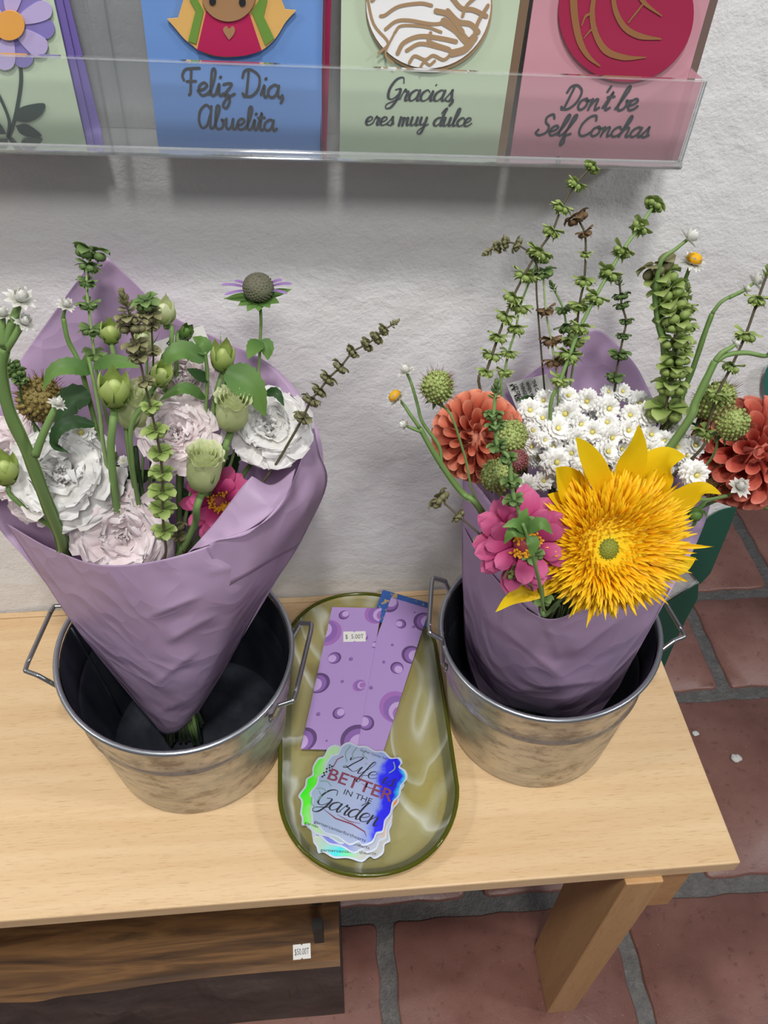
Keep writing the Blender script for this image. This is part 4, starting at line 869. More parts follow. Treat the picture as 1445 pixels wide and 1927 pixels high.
# ------------------------------------------------------------------ ruffled white blooms
def rose(label, px, Y, rpx, face, mat, side, seed=1, pale=False, open_=1.0, stem_to=None, name='lisianthus'):
    rnd = random.Random(seed); c = at(px[0], px[1], Y); R = rm(rpx, c); f = V(face).normalized(); M = frame(f, rnd.uniform(0, 6)); o = c-f*R*0.35
    t = thing(name, label, 'flower', o)
    stemtube('stem', [o+f*R*0.05, o-f*R*0.5]+([at(*s) for s in stem_to] if stem_to else [])+tail(side, o-f*R*0.5), rm(5, c), rm(5, c), M_['stem'], t)
    def ring(name, n, L, W, th, bd, cup, st, ruf, m=mat):
        b = MB()
        for i in range(n):
            b.petal(R*rnd.uniform(*L), R*W*rnd.uniform(.85, 1.15), p_fan, 2*PI*i/n+rnd.uniform(-.3, .3), th+rnd.uniform(-.1, .15), rnd.uniform(*bd)*open_, cup, ruf, rnd.uniform(5, 8), (R*st[0], R*st[1]), 22, 11, rnd.uniform(0, 6), M, o, rnd.uniform(.8, 1.3))
        # crimped edge: the outermost rows wander finely
        for q, uv in enumerate(b.uv):
            if uv[1] > .7: b.v[q] = b.v[q] + V((rnd.uniform(-1, 1), rnd.uniform(-1, 1), rnd.uniform(-1, 1)))*R*.030*(uv[1]-.7)/.3
        b.build(name, m, t)
    ring('outer_petals', 8, (1.08, 1.28), .74, .45, (1.0, 1.5), .35, (.06, -.14), .075)
    ring('middle_petals', 9, (.92, 1.12), .62, .22, (.8, 1.25), .45, (.05, .02), .085)
    ring('inner_petals', 9, (.68, .92), .46, .05, (.4, 1.05), .6, (.04, .08), .10)
    ring('heart_petals', 5, (.45, .62), .30, -.1, (.1, .7), .8, (.03, .12), .11)
    return t
def budflower(label, px, base, Y, w, mat, side, style='pointed', stem=None, sepals=5, name='lisianthus_bud', seed=0, rpx=5):
    """px = top of the bud, base = where it meets its stalk"""
    rnd = random.Random(seed+int(px[0])); p1, p0 = at(px[0], px[1], Y), at(base[0], base[1], Y+0.004); ax = (p1-p0); L = ax.length; f = ax.normalized(); R = rm(w, p0)/2; M = frame(f, rnd.uniform(0, 6))
    t = thing(name, label, 'flower', p0)
    b = MB()
    if style == 'pointed':
        for i in range(5):
            b.petal(L*1.05, R*1.3, lambda v: p_point(0.12+0.88*v**0.9), 2*PI*i/5, 0.95, -1.35, 0.9, 0, 0, (R*.12, 0), 6, 8, 0, M, p0)
        b.ell(p0+f*L*0.36, (R*0.82, R*0.82, L*0.38), M, 12, 8)
    else:
        for k, (s, zt, tw) in enumerate(((1.0, .93, 0), (.80, 1.0, .9), (.58, 1.03, 1.9), (.36, 1.04, 3.0), (.16, 1.03, 4.0))):
            ph = rnd.uniform(0, 6); prof = [(.14*s, 0), (.55*s, .05), (.86*s, .17), (1.0*s, .36), (1.02*s, .58), (.97*s, .78), (.97*s, .90), (1.07*s, .97), (1.16*s, 1.0)]
            def fn(r, z, a, ph=ph, zt=zt, tw=tw):
                sp = ((a+1.1*z+ph)*4/(2*PI)) % 1                  # each petal laps over the next in a slow spiral
                rr = R*r*(1+.13*(sp-.5)*min(1, z*3)+.05*z**4*math.sin(11*a+ph)); zz = L*z*zt*(1-.05*z*z*(2*sp-1)**2+.035*z**6*math.sin(7*a+ph))
                return V((rr*math.cos(a), rr*math.sin(a), zz))
            b.lathe(prof, 44, M, p0, k == 0, False, fn)
    b.build('petals', mat, t)
    if sepals:
        b = MB()
        for i in range(sepals):
            b.petal(L*rnd.uniform(.75, 1.1), R*.09, p_point, 2*PI*i/sepals+.5, 1.15, -1.25+rnd.uniform(0, .5), 0, 0, 0, (R*.1, -L*.01), 2, 6, 0, M, p0-f*R*.03, 0.5)
        b.build('sepals', M_['leaf'], t)
    line = [p0+f*R*.1, p0-f*R*.6]+[at(*q) for q in (stem or [])]; line += tail(side, line[-1])
    stemtube('stem', line, rm(rpx, p0)/2, rm(rpx, p0)/2*1.1, M_['stem'], t)
    return t
def zinnia(label, px, Y, rpx, face, mat, side, seed=3, sq=1.0, stem_to=None):
    rnd = random.Random(seed); c = at(px[0], px[1], Y); R = rm(rpx, c); f = V(face).normalized(); M = frame(f, rnd.uniform(0, 6)); t = thing('zinnia', label, 'flower', c)
    stemtube('stem', [c-f*R*.1, c-f*R*.5]+([at(*s) for s in stem_to] if stem_to else [])+tail(side, c-f*R*.5), rm(7, c)/2, rm(7, c)/2, M_['stem'], t)
    b = MB()
    for ring, (n, L, th, bd, st) in enumerate(((11, .84, 1.45, .28, -.10), (10, .76, 1.2, .38, -.02), (9, .58, .95, .4, .05))):
        for i in range(n):
            b.petal(R*L*rnd.uniform(.9, 1.1), R*.20*(1-.06*ring), p_spat, 2*PI*(i+.5*ring)/n+rnd.uniform(-.12, .12), th+rnd.uniform(-.12, .12), bd*rnd.uniform(.3, 1.6), -0.3, 0.02, 4, (R*.17, R*st), 6, 8, rnd.uniform(0, 6), M, c)
    b.build('petals', mat, t)
    b = MB(); b.ell(c+f*R*.04, (R*.22, R*.22, R*.2), M, 16, 8, lambda d: 1+.1*math.sin(22*d.x)*math.sin(22*d.y)); ce = b.build('flower_centre', M_['zcore'], t)
    b = MB()
    for i in range(26):
        a = rnd.uniform(0, 6.28); r = R*rnd.uniform(.12, .25); q = c+M @ V((r*math.cos(a), r*math.sin(a), R*.12))
        for k in range(4):
            b.petal(R*.085, R*.022, p_strap, 1.57*k+a, 0.5, 1.2, 0.2, 0, 0, (R*.008, R*.06), 2, 3, 0, frame(f+V((rnd.uniform(-.5, .5), rnd.uniform(-.5, .5), 0))), q)
    b.build('stamens', M_['stamen'], ce); return t
def dahlia(label, px, Y, rpx, face, mat, side, seed=5, N=105, stem_to=None):
    rnd = random.Random(seed); c = at(px[0], px[1], Y); R = rm(rpx, c); f = V(face).normalized(); M = frame(f, 0.3); t = thing('dahlia', label, 'flower', c)
    stemtube('stem', [c-f*R*.2, c-f*R*1.0]+([at(*s) for s in stem_to] if stem_to else [])+tail(side, c-f*R), rm(8, c)/2, rm(8, c)/2, M_['stem'], t)
    b = MB(); b.ell(c, (R*.55, R*.55, R*.5), M, 16, 10); b.build('flower_base', mat, t)
    b = MB()
    for i in range(N):
        h = i/(N-1); al = math.acos(max(-1, 1-1.66*h**.9)); ph = 2.39996*i
        L = R*(.40+.16*min(1, al)); w = R*(.14+.15*min(1, al/1.1)); rs = R*.50
        b.petal(L*rnd.uniform(.95, 1.05), w, lambda v: 0.62+.38*v, ph, al+.05, .30+.2*h, 2.15-.45*h, 0.0, 0, (rs*math.sin(al), rs*math.cos(al)*.92), 10, 7, 0, M, c, 1.8, 0.30)
    b.build('petals', mat, t); return t
# ------------------------------------------------------------------ bristly seed pods
def pod(label, px, Y, rx, ry, up, mat, side, seed=0, stem=None, bristle=True, holes=False, name='scabiosa_pod', rpx=5):
    rnd = random.Random(seed+11); c = at(px[0], px[1], Y); f = V(up).normalized(); M = frame(f, 0); a_, b_ = rm(rx, c), rm(ry, c); t = thing(name, label, 'seed head', c)
    b = MB(); b.ell(c, (a_*.86, a_*.86, b_*.86), M, 20, 14)
    N = 170
    for i in range(N):
        h = 1-2*(i+.5)/N; ph = 2.39996*i; s = math.sqrt(1-h*h); d = V((s*math.cos(ph), s*math.sin(ph), h)); q = c+M @ V((d.x*a_*.86, d.y*a_*.86, d.z*b_*.86)); g = rnd.uniform(.7, 1.3)*a_*.10; q = q+(M @ d)*a_*rnd.uniform(-.05, .09)
        if holes:
            n = (M @ d).normalized(); FM = frame(n); b.lathe([(g*1.1, 0), (g*1.25, g*.8), (g*.95, g*.8), (g*.7, 0)], 6, FM, q)
        else: b.ell(q, (g, g, g), None, 6, 4)
    b.build('seed_ball', mat, t)
    if bristle:
        b = MB()
        for i in range(190):
            h = rnd.uniform(-.8, 1); ph = rnd.uniform(0, 6.28); s = math.sqrt(max(0, 1-h*h)); d = M @ V((s*math.cos(ph), s*math.sin(ph), h)); q = c+M @ V((s*math.cos(ph)*a_*.85, s*math.sin(ph)*a_*.85, h*b_*.85))
            e = (d+V((rnd.uniform(-.4, .4), rnd.uniform(-.4, .4), rnd.uniform(-.2, .4)))).normalized(); b.tube([q, q+e*a_*rnd.uniform(.3, .62)], a_*.018, 3, False, a_*.006)
        b.build('bristles', M_['bristle'], t)
    b = MB()
    for i in range(7): b.petal(b_*.65, a_*.13, p_point, 2*PI*i/7, 1.9, 0.7*rnd.random(), 0.2, 0, 0, (a_*.1, -b_*.86), 2, 5, 0, M, c)
    b.build('sepals', M_['leaf_dark'], t)
    line = [c-f*b_*.8, c-f*b_*1.4]+[at(*q) for q in (stem or [])]; line += tail(side, line[-1]); stemtube('stem', line, rm(rpx, c)/2, rm(rpx, c)/2, M_['stem'], t); return t
# ------------------------------------------------------------------ papery winged everlasting
def head_parts(root, c, R, f, openf, seed):
    rnd = random.Random(seed); M = frame(f, 1.0); b = MB()
    for ring, (n, th, L, bd) in enumerate(((12, 1.5, 1.0, .35), (12, 1.1, .95, .1), (10, .75, .85, -.2), (8, .45, .75, -.45)) if openf else ((9, 1.35, 1.0, .2), (9, .95, 1.0, -.9), (8, .6, .95, -1.0), (7, .3, .85, -.8))):
        for i in range(n):
            b.petal(R*L*rnd.uniform(.85, 1.1), R*(.2 if openf else .3), p_point, 2*PI*i/n+ring*.4+rnd.uniform(-.15, .15), th, bd, 0.5, 0, 0, (R*.2, R*.05*ring), 3, 5, 0, M, c-f*R*.2)
    h = b.build('flower_head', M_['papery'], root)
    if openf:
        b = MB(); b.ell(c+f*R*.25, (R*.62, R*.62, R*.42), M, 16, 8, lambda d: 1+.05*math.sin(40*d.x)*math.sin(40*d.y)); b.build('yellow_dome', M_['amber'], h)
def ammobium(label, main, r, heads, side, Yend, mat='stem', endtail=True, name='everlasting'):
    """main: (x, y, Y) top to bottom of the winged stem; heads: (x, y, Y, size px, open, branch points up to the head)"""
    P = [at(*q) for q in main]; t = thing(name, label, 'flower', P[-1])
    u = rm(1, P[-1]); line = P+(tail(side, P[-1]) if endtail else [])
    b = MB(); Q = cr(line, 6); b.tube(Q, [(r[0]+(r[1]-r[0])*min(1, i/(6*max(1, len(P)-1))))/2*u*.8 for i in range(len(Q))], 8)
    m = len(Q)                                                # the thin wings along the stalk
    for s in (-1, 1):
        rows = []
        for i, p in enumerate(Q):
            tt = (Q[min(i+1, m-1)]-Q[max(i-1, 0)]).normalized(); sd = tt.cross(tocam(p)).normalized(); rr = (r[0]+(r[1]-r[0])*min(1, i/(6*max(1, len(P)-1))))/2*u
            rows.append([p+sd*s*rr*.6, p+sd*s*rr*(0.98+.05*math.sin(i))])
        b.grid(rows)
    b.build('winged_stem', M_[mat], t)
    for k, (x, y, Y, sz, op, br) in enumerate(heads):
        c = at(x, y, Y); R = rm(sz, c)/2*(1.05 if op else 1.3); pts = [at(*q) for q in br]; d = (c-pts[-1]).normalized() if pts else (P[0]-P[1]).normalized()
        if len(pts): stemtube('branch', pts+[c-d*R*.2], r[0]/2*u*.8, r[0]/2*u*.55, M_[mat], t, 7)
        head_parts(t, c, R, d, op, k+int(x))
    return t

# ------------------------------------------------------------------ wrapping paper
def surf(rows, nu=24, nv=24):
    """smooth sheet through rows of 3-D control points"""
    R_ = [cr(r, max(2, nu//(len(r)-1))) for r in rows]; n = len(R_[0]); out = [cr([R_[j][i] for j in range(len(R_))], max(2, nv//(len(rows)-1))) for i in range(n)]
    return [[out[i][j] for i in range(n)] for j in range(len(out[0]))]
CREASE = []
def pix(p):
    d = p-CAM; z = d.dot(FW); return PW/2+FPX*d.dot(RT)/z, PH/2-FPX*d.dot(UP)/z
def fold(p):
    """sharp paper creases: a lit ridge on one side, a soft hollow on the other"""
    x, y = pix(p); a = 0
    for (x0, y0), (x1, y1), amp, w in CREASE:
        dx, dy = x1-x0, y1-y0; L = math.hypot(dx, dy); t = ((x-x0)*dx+(y-y0)*dy)/L/L; sd = ((x-x0)*dy-(y-y0)*dx)/L
        e = max(0, 1-max(0, abs(t-.5)-.30)/.38); e = e*e*(3-2*e)
        a += amp*e*(math.exp(-abs(sd)/w) if sd > 0 else math.exp(-abs(sd)/(w*.22)))
    return a
def crumple(rows, amp, seed, keep=0.0):
    from mathutils import noise as mn
    out = []
    for j, r in enumerate(rows):
        o = []
        for i, p in enumerate(r):
            q = p*9+V((seed, 0, 0)); a = mn.noise(q)*.6+abs(mn.noise(q*1.7+V((5, 2, seed))))*1.1-.35+.3*abs(mn.noise(q*3.3))
            dn = tocam(p); o.append(p+dn*(a*amp+(fold(p) if CREASE else 0)))
        out.append(o)
    return out
def sheet(name, rows, parent, amp, seed, nu=40, nv=40, creases=()):
    CREASE[:] = creases
    b = MB(); b.grid(crumple(surf(rows, nu, nv), amp, seed)); o = b.build(name, M_['wrap'], parent); solid(o, 0.0003); return o

# ================================================================== left bouquet
wrapL = thing('bouquet_wrap', 'lavender paper wrap with a tall pointed back around the white bouquet', 'wrapping paper', (-0.55, -0.19, 0.014))
def rowpx(*p): return [at(*q) for q in p]
sheet('front_sheet', [
    rowpx((294, 1368, -.185), (303, 1378, -.195), (318, 1382, -.203), (342, 1372, -.203), (372, 1342, -.188)),
    rowpx((205, 1262, -.160), (245, 1275, -.195), (312, 1290, -.220), (385, 1275, -.212), (432, 1245, -.165)),
    rowpx((140, 1178, -.160), (200, 1195, -.190), (300, 1200, -.224), (415, 1185, -.210), (490, 1135, -.150)),
    rowpx((78, 1085, -.146), (150, 1115, -.182), (265, 1135, -.222), (430, 1105, -.214), (560, 1030, -.135)),
    rowpx((12, 985, -.126), (105, 1036, -.170), (215, 1064, -.214), (395, 1026, -.212), (614, 915, -.122))], wrapL, 0.0040, 2, 72, 84, [((285, 1160), (372, 1124), .006, 22), ((319, 1206), (400, 1160), .007, 26), ((292, 1287), (366, 1230), .007, 24), ((300, 1341), (358, 1316), .004, 12), ((488, 1130), (386, 1335), .004, 12), ((160, 1130), (240, 1250), .004, 30), ((400, 1075), (500, 1060), .003, 24)])
sheet('side_flap', [
    rowpx((560, 1030, -.1345), (520, 1050, -.175), (470, 1080, -.205), (428, 1104, -.2150)),
    rowpx((614, 915, -.1215), (565, 965, -.165), (470, 1010, -.200), (393, 1027, -.2135)),
    rowpx((600, 850, -.105), (568, 905, -.150), (522, 962, -.188), (462, 1007, -.206)),
    rowpx((588, 792, -.090), (572, 848, -.130), (552, 905, -.165), (520, 962, -.189))], wrapL, 0.0015, 5, 24, 24)
sheet('inner_flap', [
    rowpx((350, 1044, -.205), (363, 1034, -.203), (380, 1030, -.203)),
    rowpx((405, 982, -.188), (440, 985, -.190), (470, 995, -.196)),
    rowpx((452, 920, -.172), (500, 940, -.178), (535, 940, -.176)),
    rowpx((474, 896, -.164), (512, 912, -.160), (556, 882, -.150))], wrapL, 0.0008, 8, 16, 24)
sheet('back_sheet', [
    rowpx((296, 1368, -.183), (318, 1360, -.180), (345, 1350, -.178), (370, 1342, -.186)),
    rowpx((80, 1090, -.144), (230, 1080, -.09), (400, 1060, -.09), (556, 1030, -.132)),
    rowpx((-20, 960, -.110), (170, 900, -.055), (400, 860, -.055), (606, 905, -.118)),
    rowpx((-30, 790, -.070), (150, 720, -.038), (350, 700, -.036), (592, 795, -.080)),
    rowpx((30, 690, -.045), (150, 600, -.030), (300, 640, -.030), (512, 688, -.050)),
    rowpx((100, 590, -.034), (160, 540, -.028), (240, 560, -.027), (330, 598, -.032)),
    rowpx((172, 492, -.028), (188, 484, -.027), (204, 486, -.027), (222, 503, -.027))], wrapL, 0.0015, 11, 36, 42)
# printed care card tucked at the back
lc = thing('care_card', 'white printed care card tucked at the back of the white bouquet', 'card', at(350, 660, -.060))
bb = MB(); q = [at(x, y, Y) for x, y, Y in ((288, 645, -.060), (382, 612, -.060), (412, 690, -.068), (320, 760, -.072))]; nn = (q[1]-q[0]).cross(q[3]-q[0]).normalized()
if nn.dot(tocam(q[0])) < 0: nn = -nn
bb.prism(q, nn, 0.0004); bb.build('sheet', M_['tagw'], lc, smooth=False)
cxd = (at(385, 668, -.06)-at(345, 640, -.06)).normalized()
for k, (x, y, s) in enumerate(((362, 648, 'THINGS TO'), (345, 662, 'LET GROW'), (330, 690, 'BE WELL'))):
    c = at(x, y, -.063)+nn*.001; text_mesh('printed_line', s, c, cxd, nn.cross(cxd), 0.0042, 0.030, M_['blackink'], lc, 0.03)

gb = 'basil stalks of the white bouquet'
basil('tall green basil stalk standing before the peak of the pointed wrap', (172, 472, 66), [(168, 500, 44), (163, 530, 38), (166, 572, 40), (172, 620, 44), (178, 668, 44)], [(190, 740)], (-.060, -.090), M_['basil_dark'], M_['stem_pale'], 'L', (5, 7), tipstyle='pod')
basil('hairy brown-topped basil stalk hanging down the middle of the white bouquet', (236, 570, 60, 'basil_grey'), [(250, 612, 62, 'basil_grey'), (240, 598, 46, 'basil_grey'), (255, 650, 50, 'basil_grey'), (262, 672, 40, 'basil_grey'), (272, 718, 36, 'basil_grey'), (283, 766, 40), (293, 810, 48), (301, 852, 48), (305, 890, 46), (306, 925, 50), (306, 958, 50), (308, 1000, 44)], [(310, 1050)], (-.175, -.205), M_['basil'], M_['stem_brown'], 'L', (4, 7), 'pod')
basil('dark short basil stalk beside the hairy brown-topped one', (275, 568, 52, 'basil_dark'), [(283, 590, 46, 'basil_grey'), (285, 612, 34, 'basil_grey'), (287, 660, 30)], [(288, 700)], (-.130, -.130), M_['basil_grey'], M_['stem_brown'], 'L', (3, 5), 'pod', tipstyle='pod')
basil('long grey-green basil stalk arching out to the right over the wall', (742, 608, 28), [(722, 622, 26), (708, 635, 28), (690, 648, 30), (664, 662, 32), (641, 690, 36), (618, 712, 38), (601, 735, 34), (586, 752, 40), (570, 785, 40)], [(545, 830), (500, 900)], (-.085, -.150), M_['basil_grey'], M_['stem_brown'], 'L', (3, 6), 'pod')
basil('stubby basil stalk at the left edge of the white bouquet', (16, 680, 26), [(24, 690, 32), (34, 705, 36), (38, 716, 30)], [(60, 790)], (-.11, -.13), M_['basil_dark'], M_['stem_dark'], 'L', (3, 5), 'pod')
basil('low basil stalk in the shade beside the pink zinnia', (333, 990, 34), [(338, 1010, 30)], [(345, 1050)], (-.17, -.18), M_['basil_grey'], M_['stem_brown'], 'L', (3, 4), 'pod', tipstyle='pod')

FC = V((0, -0.62, 0.78))
rose('large open white lisianthus bloom at the left of the bouquet, crossed by a thick stem', (122, 892), -.148, 92, (0.10, -.60, .80), M_['white2'], 'L', 21)
rose('blush pink lisianthus bloom low at the front lip of the wrap', (232, 1004), -.166, 82, (0.08, -.78, .55), M_['white'], 'L', 22)
rose('blush lisianthus bloom in the centre of the bouquet behind the brown basil stalk', (334, 815), -.140, 68, (0.12, -.62, .78), M_['white'], 'L', 23)
rose('bright white lisianthus bloom at the right edge of the wrap', (506, 806), -.120, 72, (0.12, -.50, .86), M_['white2'], 'L', 24)
rose('pale pink lisianthus bloom cut by the left edge of the photo', (20, 868), -.118, 82, (-.1, -.55, .83), M_['white'], 'L', 25)
rose('half-hidden blush lisianthus bloom under the care card', (345, 712), -.092, 58, (0.1, -.6, .78), M_['white'], 'L', 26)
rose('small white lisianthus bloom hanging under the large one at the left', (62, 938), -.136, 48, (-.25, -.8, .3), M_['white'], 'L', 27)
rose('small shaded white lisianthus between the two front blooms', (215, 955), -.155, 44, (0.1, -.5, .85), M_['white'], 'L', 28)
zinnia('hot pink zinnia tucked behind the right flap of the wrap', (412, 945), -.150, 74, (0.15, -.62, .76), M_['zinnia2'], 'L', 31)

budflower('pointed green bud standing upright in front of the wide half-open bud', (214, 698), (215, 765), -.150, 46, M_['budgreen'], 'L', 'pointed', [(212, 800, -.155), (210, 870, -.16)], 5, rpx=15)
budflower('wide half-open pale green bud behind the pointed upright bud', (262, 735), (246, 800), -.135, 62, M_['bud'], 'L', 'rose', [(240, 830, -.14)], 5, rpx=9)
budflower('slim pale bud behind the brown basil top', (268, 618), (272, 660), -.110, 34, M_['bud'], 'L', 'pointed', [(276, 700, -.115)], 4)
budflower('pointed yellow-green bud against the right side of the wrap peak', (306, 560), (311, 608), -.095, 36, M_['bud'], 'L', 'pointed', [(322, 650, -.10)], 4, rpx=9)
budflower('tiny teardrop bud in front of the care card', (357, 613), (344, 636), -.085, 22, M_['leaf'], 'L', 'pointed', [(332, 655, -.09)], 3, rpx=7)
budflower('plump green bud leaning over the central blush bloom', (313, 686), (293, 724), -.145, 36, M_['budgreen'], 'L', 'pointed', [(270, 760, -.15), (245, 830, -.155)], 4, rpx=9)
budflower('pointed green bud left of the hairy basil top', (207, 604), (209, 645), -.120, 34, M_['budgreen'], 'L', 'pointed', [(216, 680, -.125)], 4, rpx=9)
budflower('tall pointed bud below the mauve bee balm', (419, 642), (418, 698), -.115, 34, M_['budgreen'], 'L', 'pointed', [(408, 740, -.12), (396, 800, -.125)], 5, rpx=11)
budflower('opening pale green bud resting on the bright white bloom', (440, 740), (434, 804), -.140, 60, M_['bud'], 'L', 'rose', [(424, 840, -.145), (418, 870, -.145)], 4, rpx=13)
budflower('opening pale green bud nodding above the pink zinnia', (388, 846), (380, 918), -.185, 60, M_['bud'], 'L', 'rose', [(370, 955, -.19), (362, 1000, -.18)], 3, rpx=14)
budflower('green bud at the far left edge beside the pale pink bloom', (2, 855), (14, 908), -.170, 42, M_['budgreen'], 'L', 'pointed', [(40, 950, -.17)], 3, rpx=9)

# bee balm
t = thing('bee_balm', 'purple-petalled bee balm rising alone above the white bouquet', 'flower', at(487, 548, -.075)); c = at(486, 541, -.075); R = rm(29, c); f = V((0.02, -.25, 1)).normalized(); M = frame(f)
b = MB(); b.ell(c, (R, R, R*.85), M, 24, 14, lambda d: 1+.05*math.sin(26*math.atan2(d.y, d.x))*math.sin(24*d.z)); 
for i in range(190):
    h = 1-1.5*(i+.5)/190; s_ = math.sqrt(1-h*h); q = V((s_*math.cos(2.39996*i), s_*math.sin(2.39996*i), h*.85))*R*.97; b.ell(c+M @ q, (R*.075, R*.075, R*.075), None, 5, 4)
b.build('cone', M_['monarda'], t)
b = MB()
for a, L in ((0.2, 1.5), (-.25, 1.2), (.5, 1.0), (3.0, 1.7), (3.4, 1.5), (2.7, 1.0)): b.petal(R*L, R*.13, p_strap, a, 1.25, .6, 0.3, 0.03, 4, (R*.75, -R*.1), 3, 7, a, M, c)
b.build('petals', M_['mauve'], t)
b = MB()
for a, L in ((0.1, 1.9), (3.3, 2.0), (4.2, 1.25), (5.2, 1.25), (1.2, 1.0), (2.1, 1.0), (4.7, 1.1), (5.7, 1.3), (3.7, 1.3)): b.petal(R*L, R*.40, p_point, a, 1.5, -.35+.7*random.random(), 0.3, 0.02, 4, (R*.3, -R*.75), 4, 7, 0, M, c)
b.build('bracts', M_['leaf'], t)
stemtube('stem', [c-f*R*.7]+[at(*q) for q in ((491, 600, -.078), (489, 650, -.08), (486, 700, -.085), (470, 760, -.1))]+tail('L', at(470, 760, -.1)), rm(6, c)/2, rm(7, c)/2, M_['stem_pale'], t)
for px, w in (([(490, 642, -.081), (478, 655, -.090), (466, 676, -.10)], 32), ([(490, 642, -.081), (502, 655, -.085), (504, 678, -.09)], 30)): leafpart(px, w, M_['leaf'], t)

# leafy mint-like sprigs
t = thing('leafy_sprig', 'leafy green sprig with two long arching leaves at the left of the white bouquet', 'foliage', at(175, 700, -.125))
stemtube('stem', [at(*q) for q in ((166, 672, -.12), (176, 715, -.13), (188, 780, -.14), (195, 840, -.145))]+tail('L', at(195, 840, -.145)), rm(7, at(180, 700, -.12))/2, rm(9, at(180, 700, -.12))/2, M_['stem_pale'], t)
leafpart([(170, 700, -.125), (135, 690, -.13), (100, 700, -.135), (80, 735, -.14)], 36, M_['leaf'], t); leafpart([(176, 690, -.125), (205, 682, -.13), (240, 684, -.135), (262, 692, -.14)], 30, M_['leaf'], t)
leafpart([(170, 750, -.13), (140, 752, -.13), (120, 775, -.135), (105, 800, -.14)], 56, M_['leaf_dark'], t); leafpart([(178, 800, -.15), (140, 795, -.155), (110, 810, -.16), (104, 838, -.16), (130, 852, -.16)], 28, M_['leaf_dark'], t)
leafpart([(168, 705, -.12), (160, 685, -.12), (166, 660, -.12)], 16, M_['leaf'], t)
t = thing('leafy_sprig', 'leafy green sprig with a broad pointed leaf beside the bright white bloom', 'foliage', at(390, 690, -.12))
stemtube('stem', [at(*q) for q in ((386, 662, -.118), (390, 710, -.12), (386, 780, -.125), (378, 830, -.13))]+tail('L', at(378, 830, -.13)), rm(7, at(390, 700, -.12))/2, rm(8, at(390, 700, -.12))/2, M_['stem_pale'], t)
leafpart([(425, 700, -.125), (455, 715, -.13), (480, 740, -.135), (500, 785, -.14)], 62, M_['leaf'], t); leafpart([(384, 680, -.12), (350, 660, -.12), (318, 672, -.125), (295, 705, -.13)], 38, M_['leaf'], t)
leafpart([(386, 668, -.12), (380, 648, -.11), (362, 634, -.11)], 34, M_['leaf'], t); leafpart([(392, 715, -.12), (370, 705, -.125), (350, 694, -.13)], 24, M_['leaf_dark'], t)
leafpart([(385, 750, -.125), (355, 732, -.13), (325, 738, -.135), (300, 755, -.14)], 24, M_['leaf'], t); leafpart([(500, 740, -.12), (520, 740, -.125), (535, 765, -.13)], 20, M_['leaf_dark'], t); leafpart([(428, 705, -.125), (432, 730, -.13), (434, 745, -.135)], 18, M_['leaf'], t)
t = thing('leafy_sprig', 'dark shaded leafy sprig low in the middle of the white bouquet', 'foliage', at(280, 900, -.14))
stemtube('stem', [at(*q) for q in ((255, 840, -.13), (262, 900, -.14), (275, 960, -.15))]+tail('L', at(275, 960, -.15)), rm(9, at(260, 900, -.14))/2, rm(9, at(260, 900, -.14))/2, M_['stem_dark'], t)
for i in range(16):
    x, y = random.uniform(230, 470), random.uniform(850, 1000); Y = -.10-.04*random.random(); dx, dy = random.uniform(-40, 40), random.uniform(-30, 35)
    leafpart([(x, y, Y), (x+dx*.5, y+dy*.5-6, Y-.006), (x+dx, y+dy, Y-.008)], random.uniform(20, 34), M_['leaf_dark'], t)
pod('brown bristly scabiosa pod at the left behind the thick winged stem', (76, 752), -.115, 44, 46, (0, -.3, 1), M_['pod_brown'], 'L', 1, [(66, 812, -.12)])
ammobium('thick winged everlasting stem with papery white heads at the left edge', [(8, 655, -.195), (2, 700, -.197), (18, 775, -.198), (52, 850, -.197), (82, 930, -.192), (112, 1005, -.180), (136, 1065, -.160)], (16, 23),
    [(38, 562, -.19, 42, False, [(8, 655, -.195), (20, 615, -.192), (32, 582, -.19)]), (45, 606, -.192, 32, False, [(8, 660, -.195), (22, 640, -.194), (36, 618, -.192)]), (4, 592, -.19, 30, False, [(6, 650, -.195), (4, 615, -.192)]), (108, 760, -.200, 26, False, [(66, 858, -.208), (80, 820, -.205), (97, 782, -.202)])], 'L', None)
ammobium('single papery everlasting bud on a bent green stem before the wrap', [(119, 598, -.105), (128, 640, -.11), (146, 676, -.115), (160, 720, -.12)], (9, 10), [(124, 574, -.105, 26, False, [(119, 598, -.105), (121, 586, -.105)])], 'L', None)
def rowan(): pass

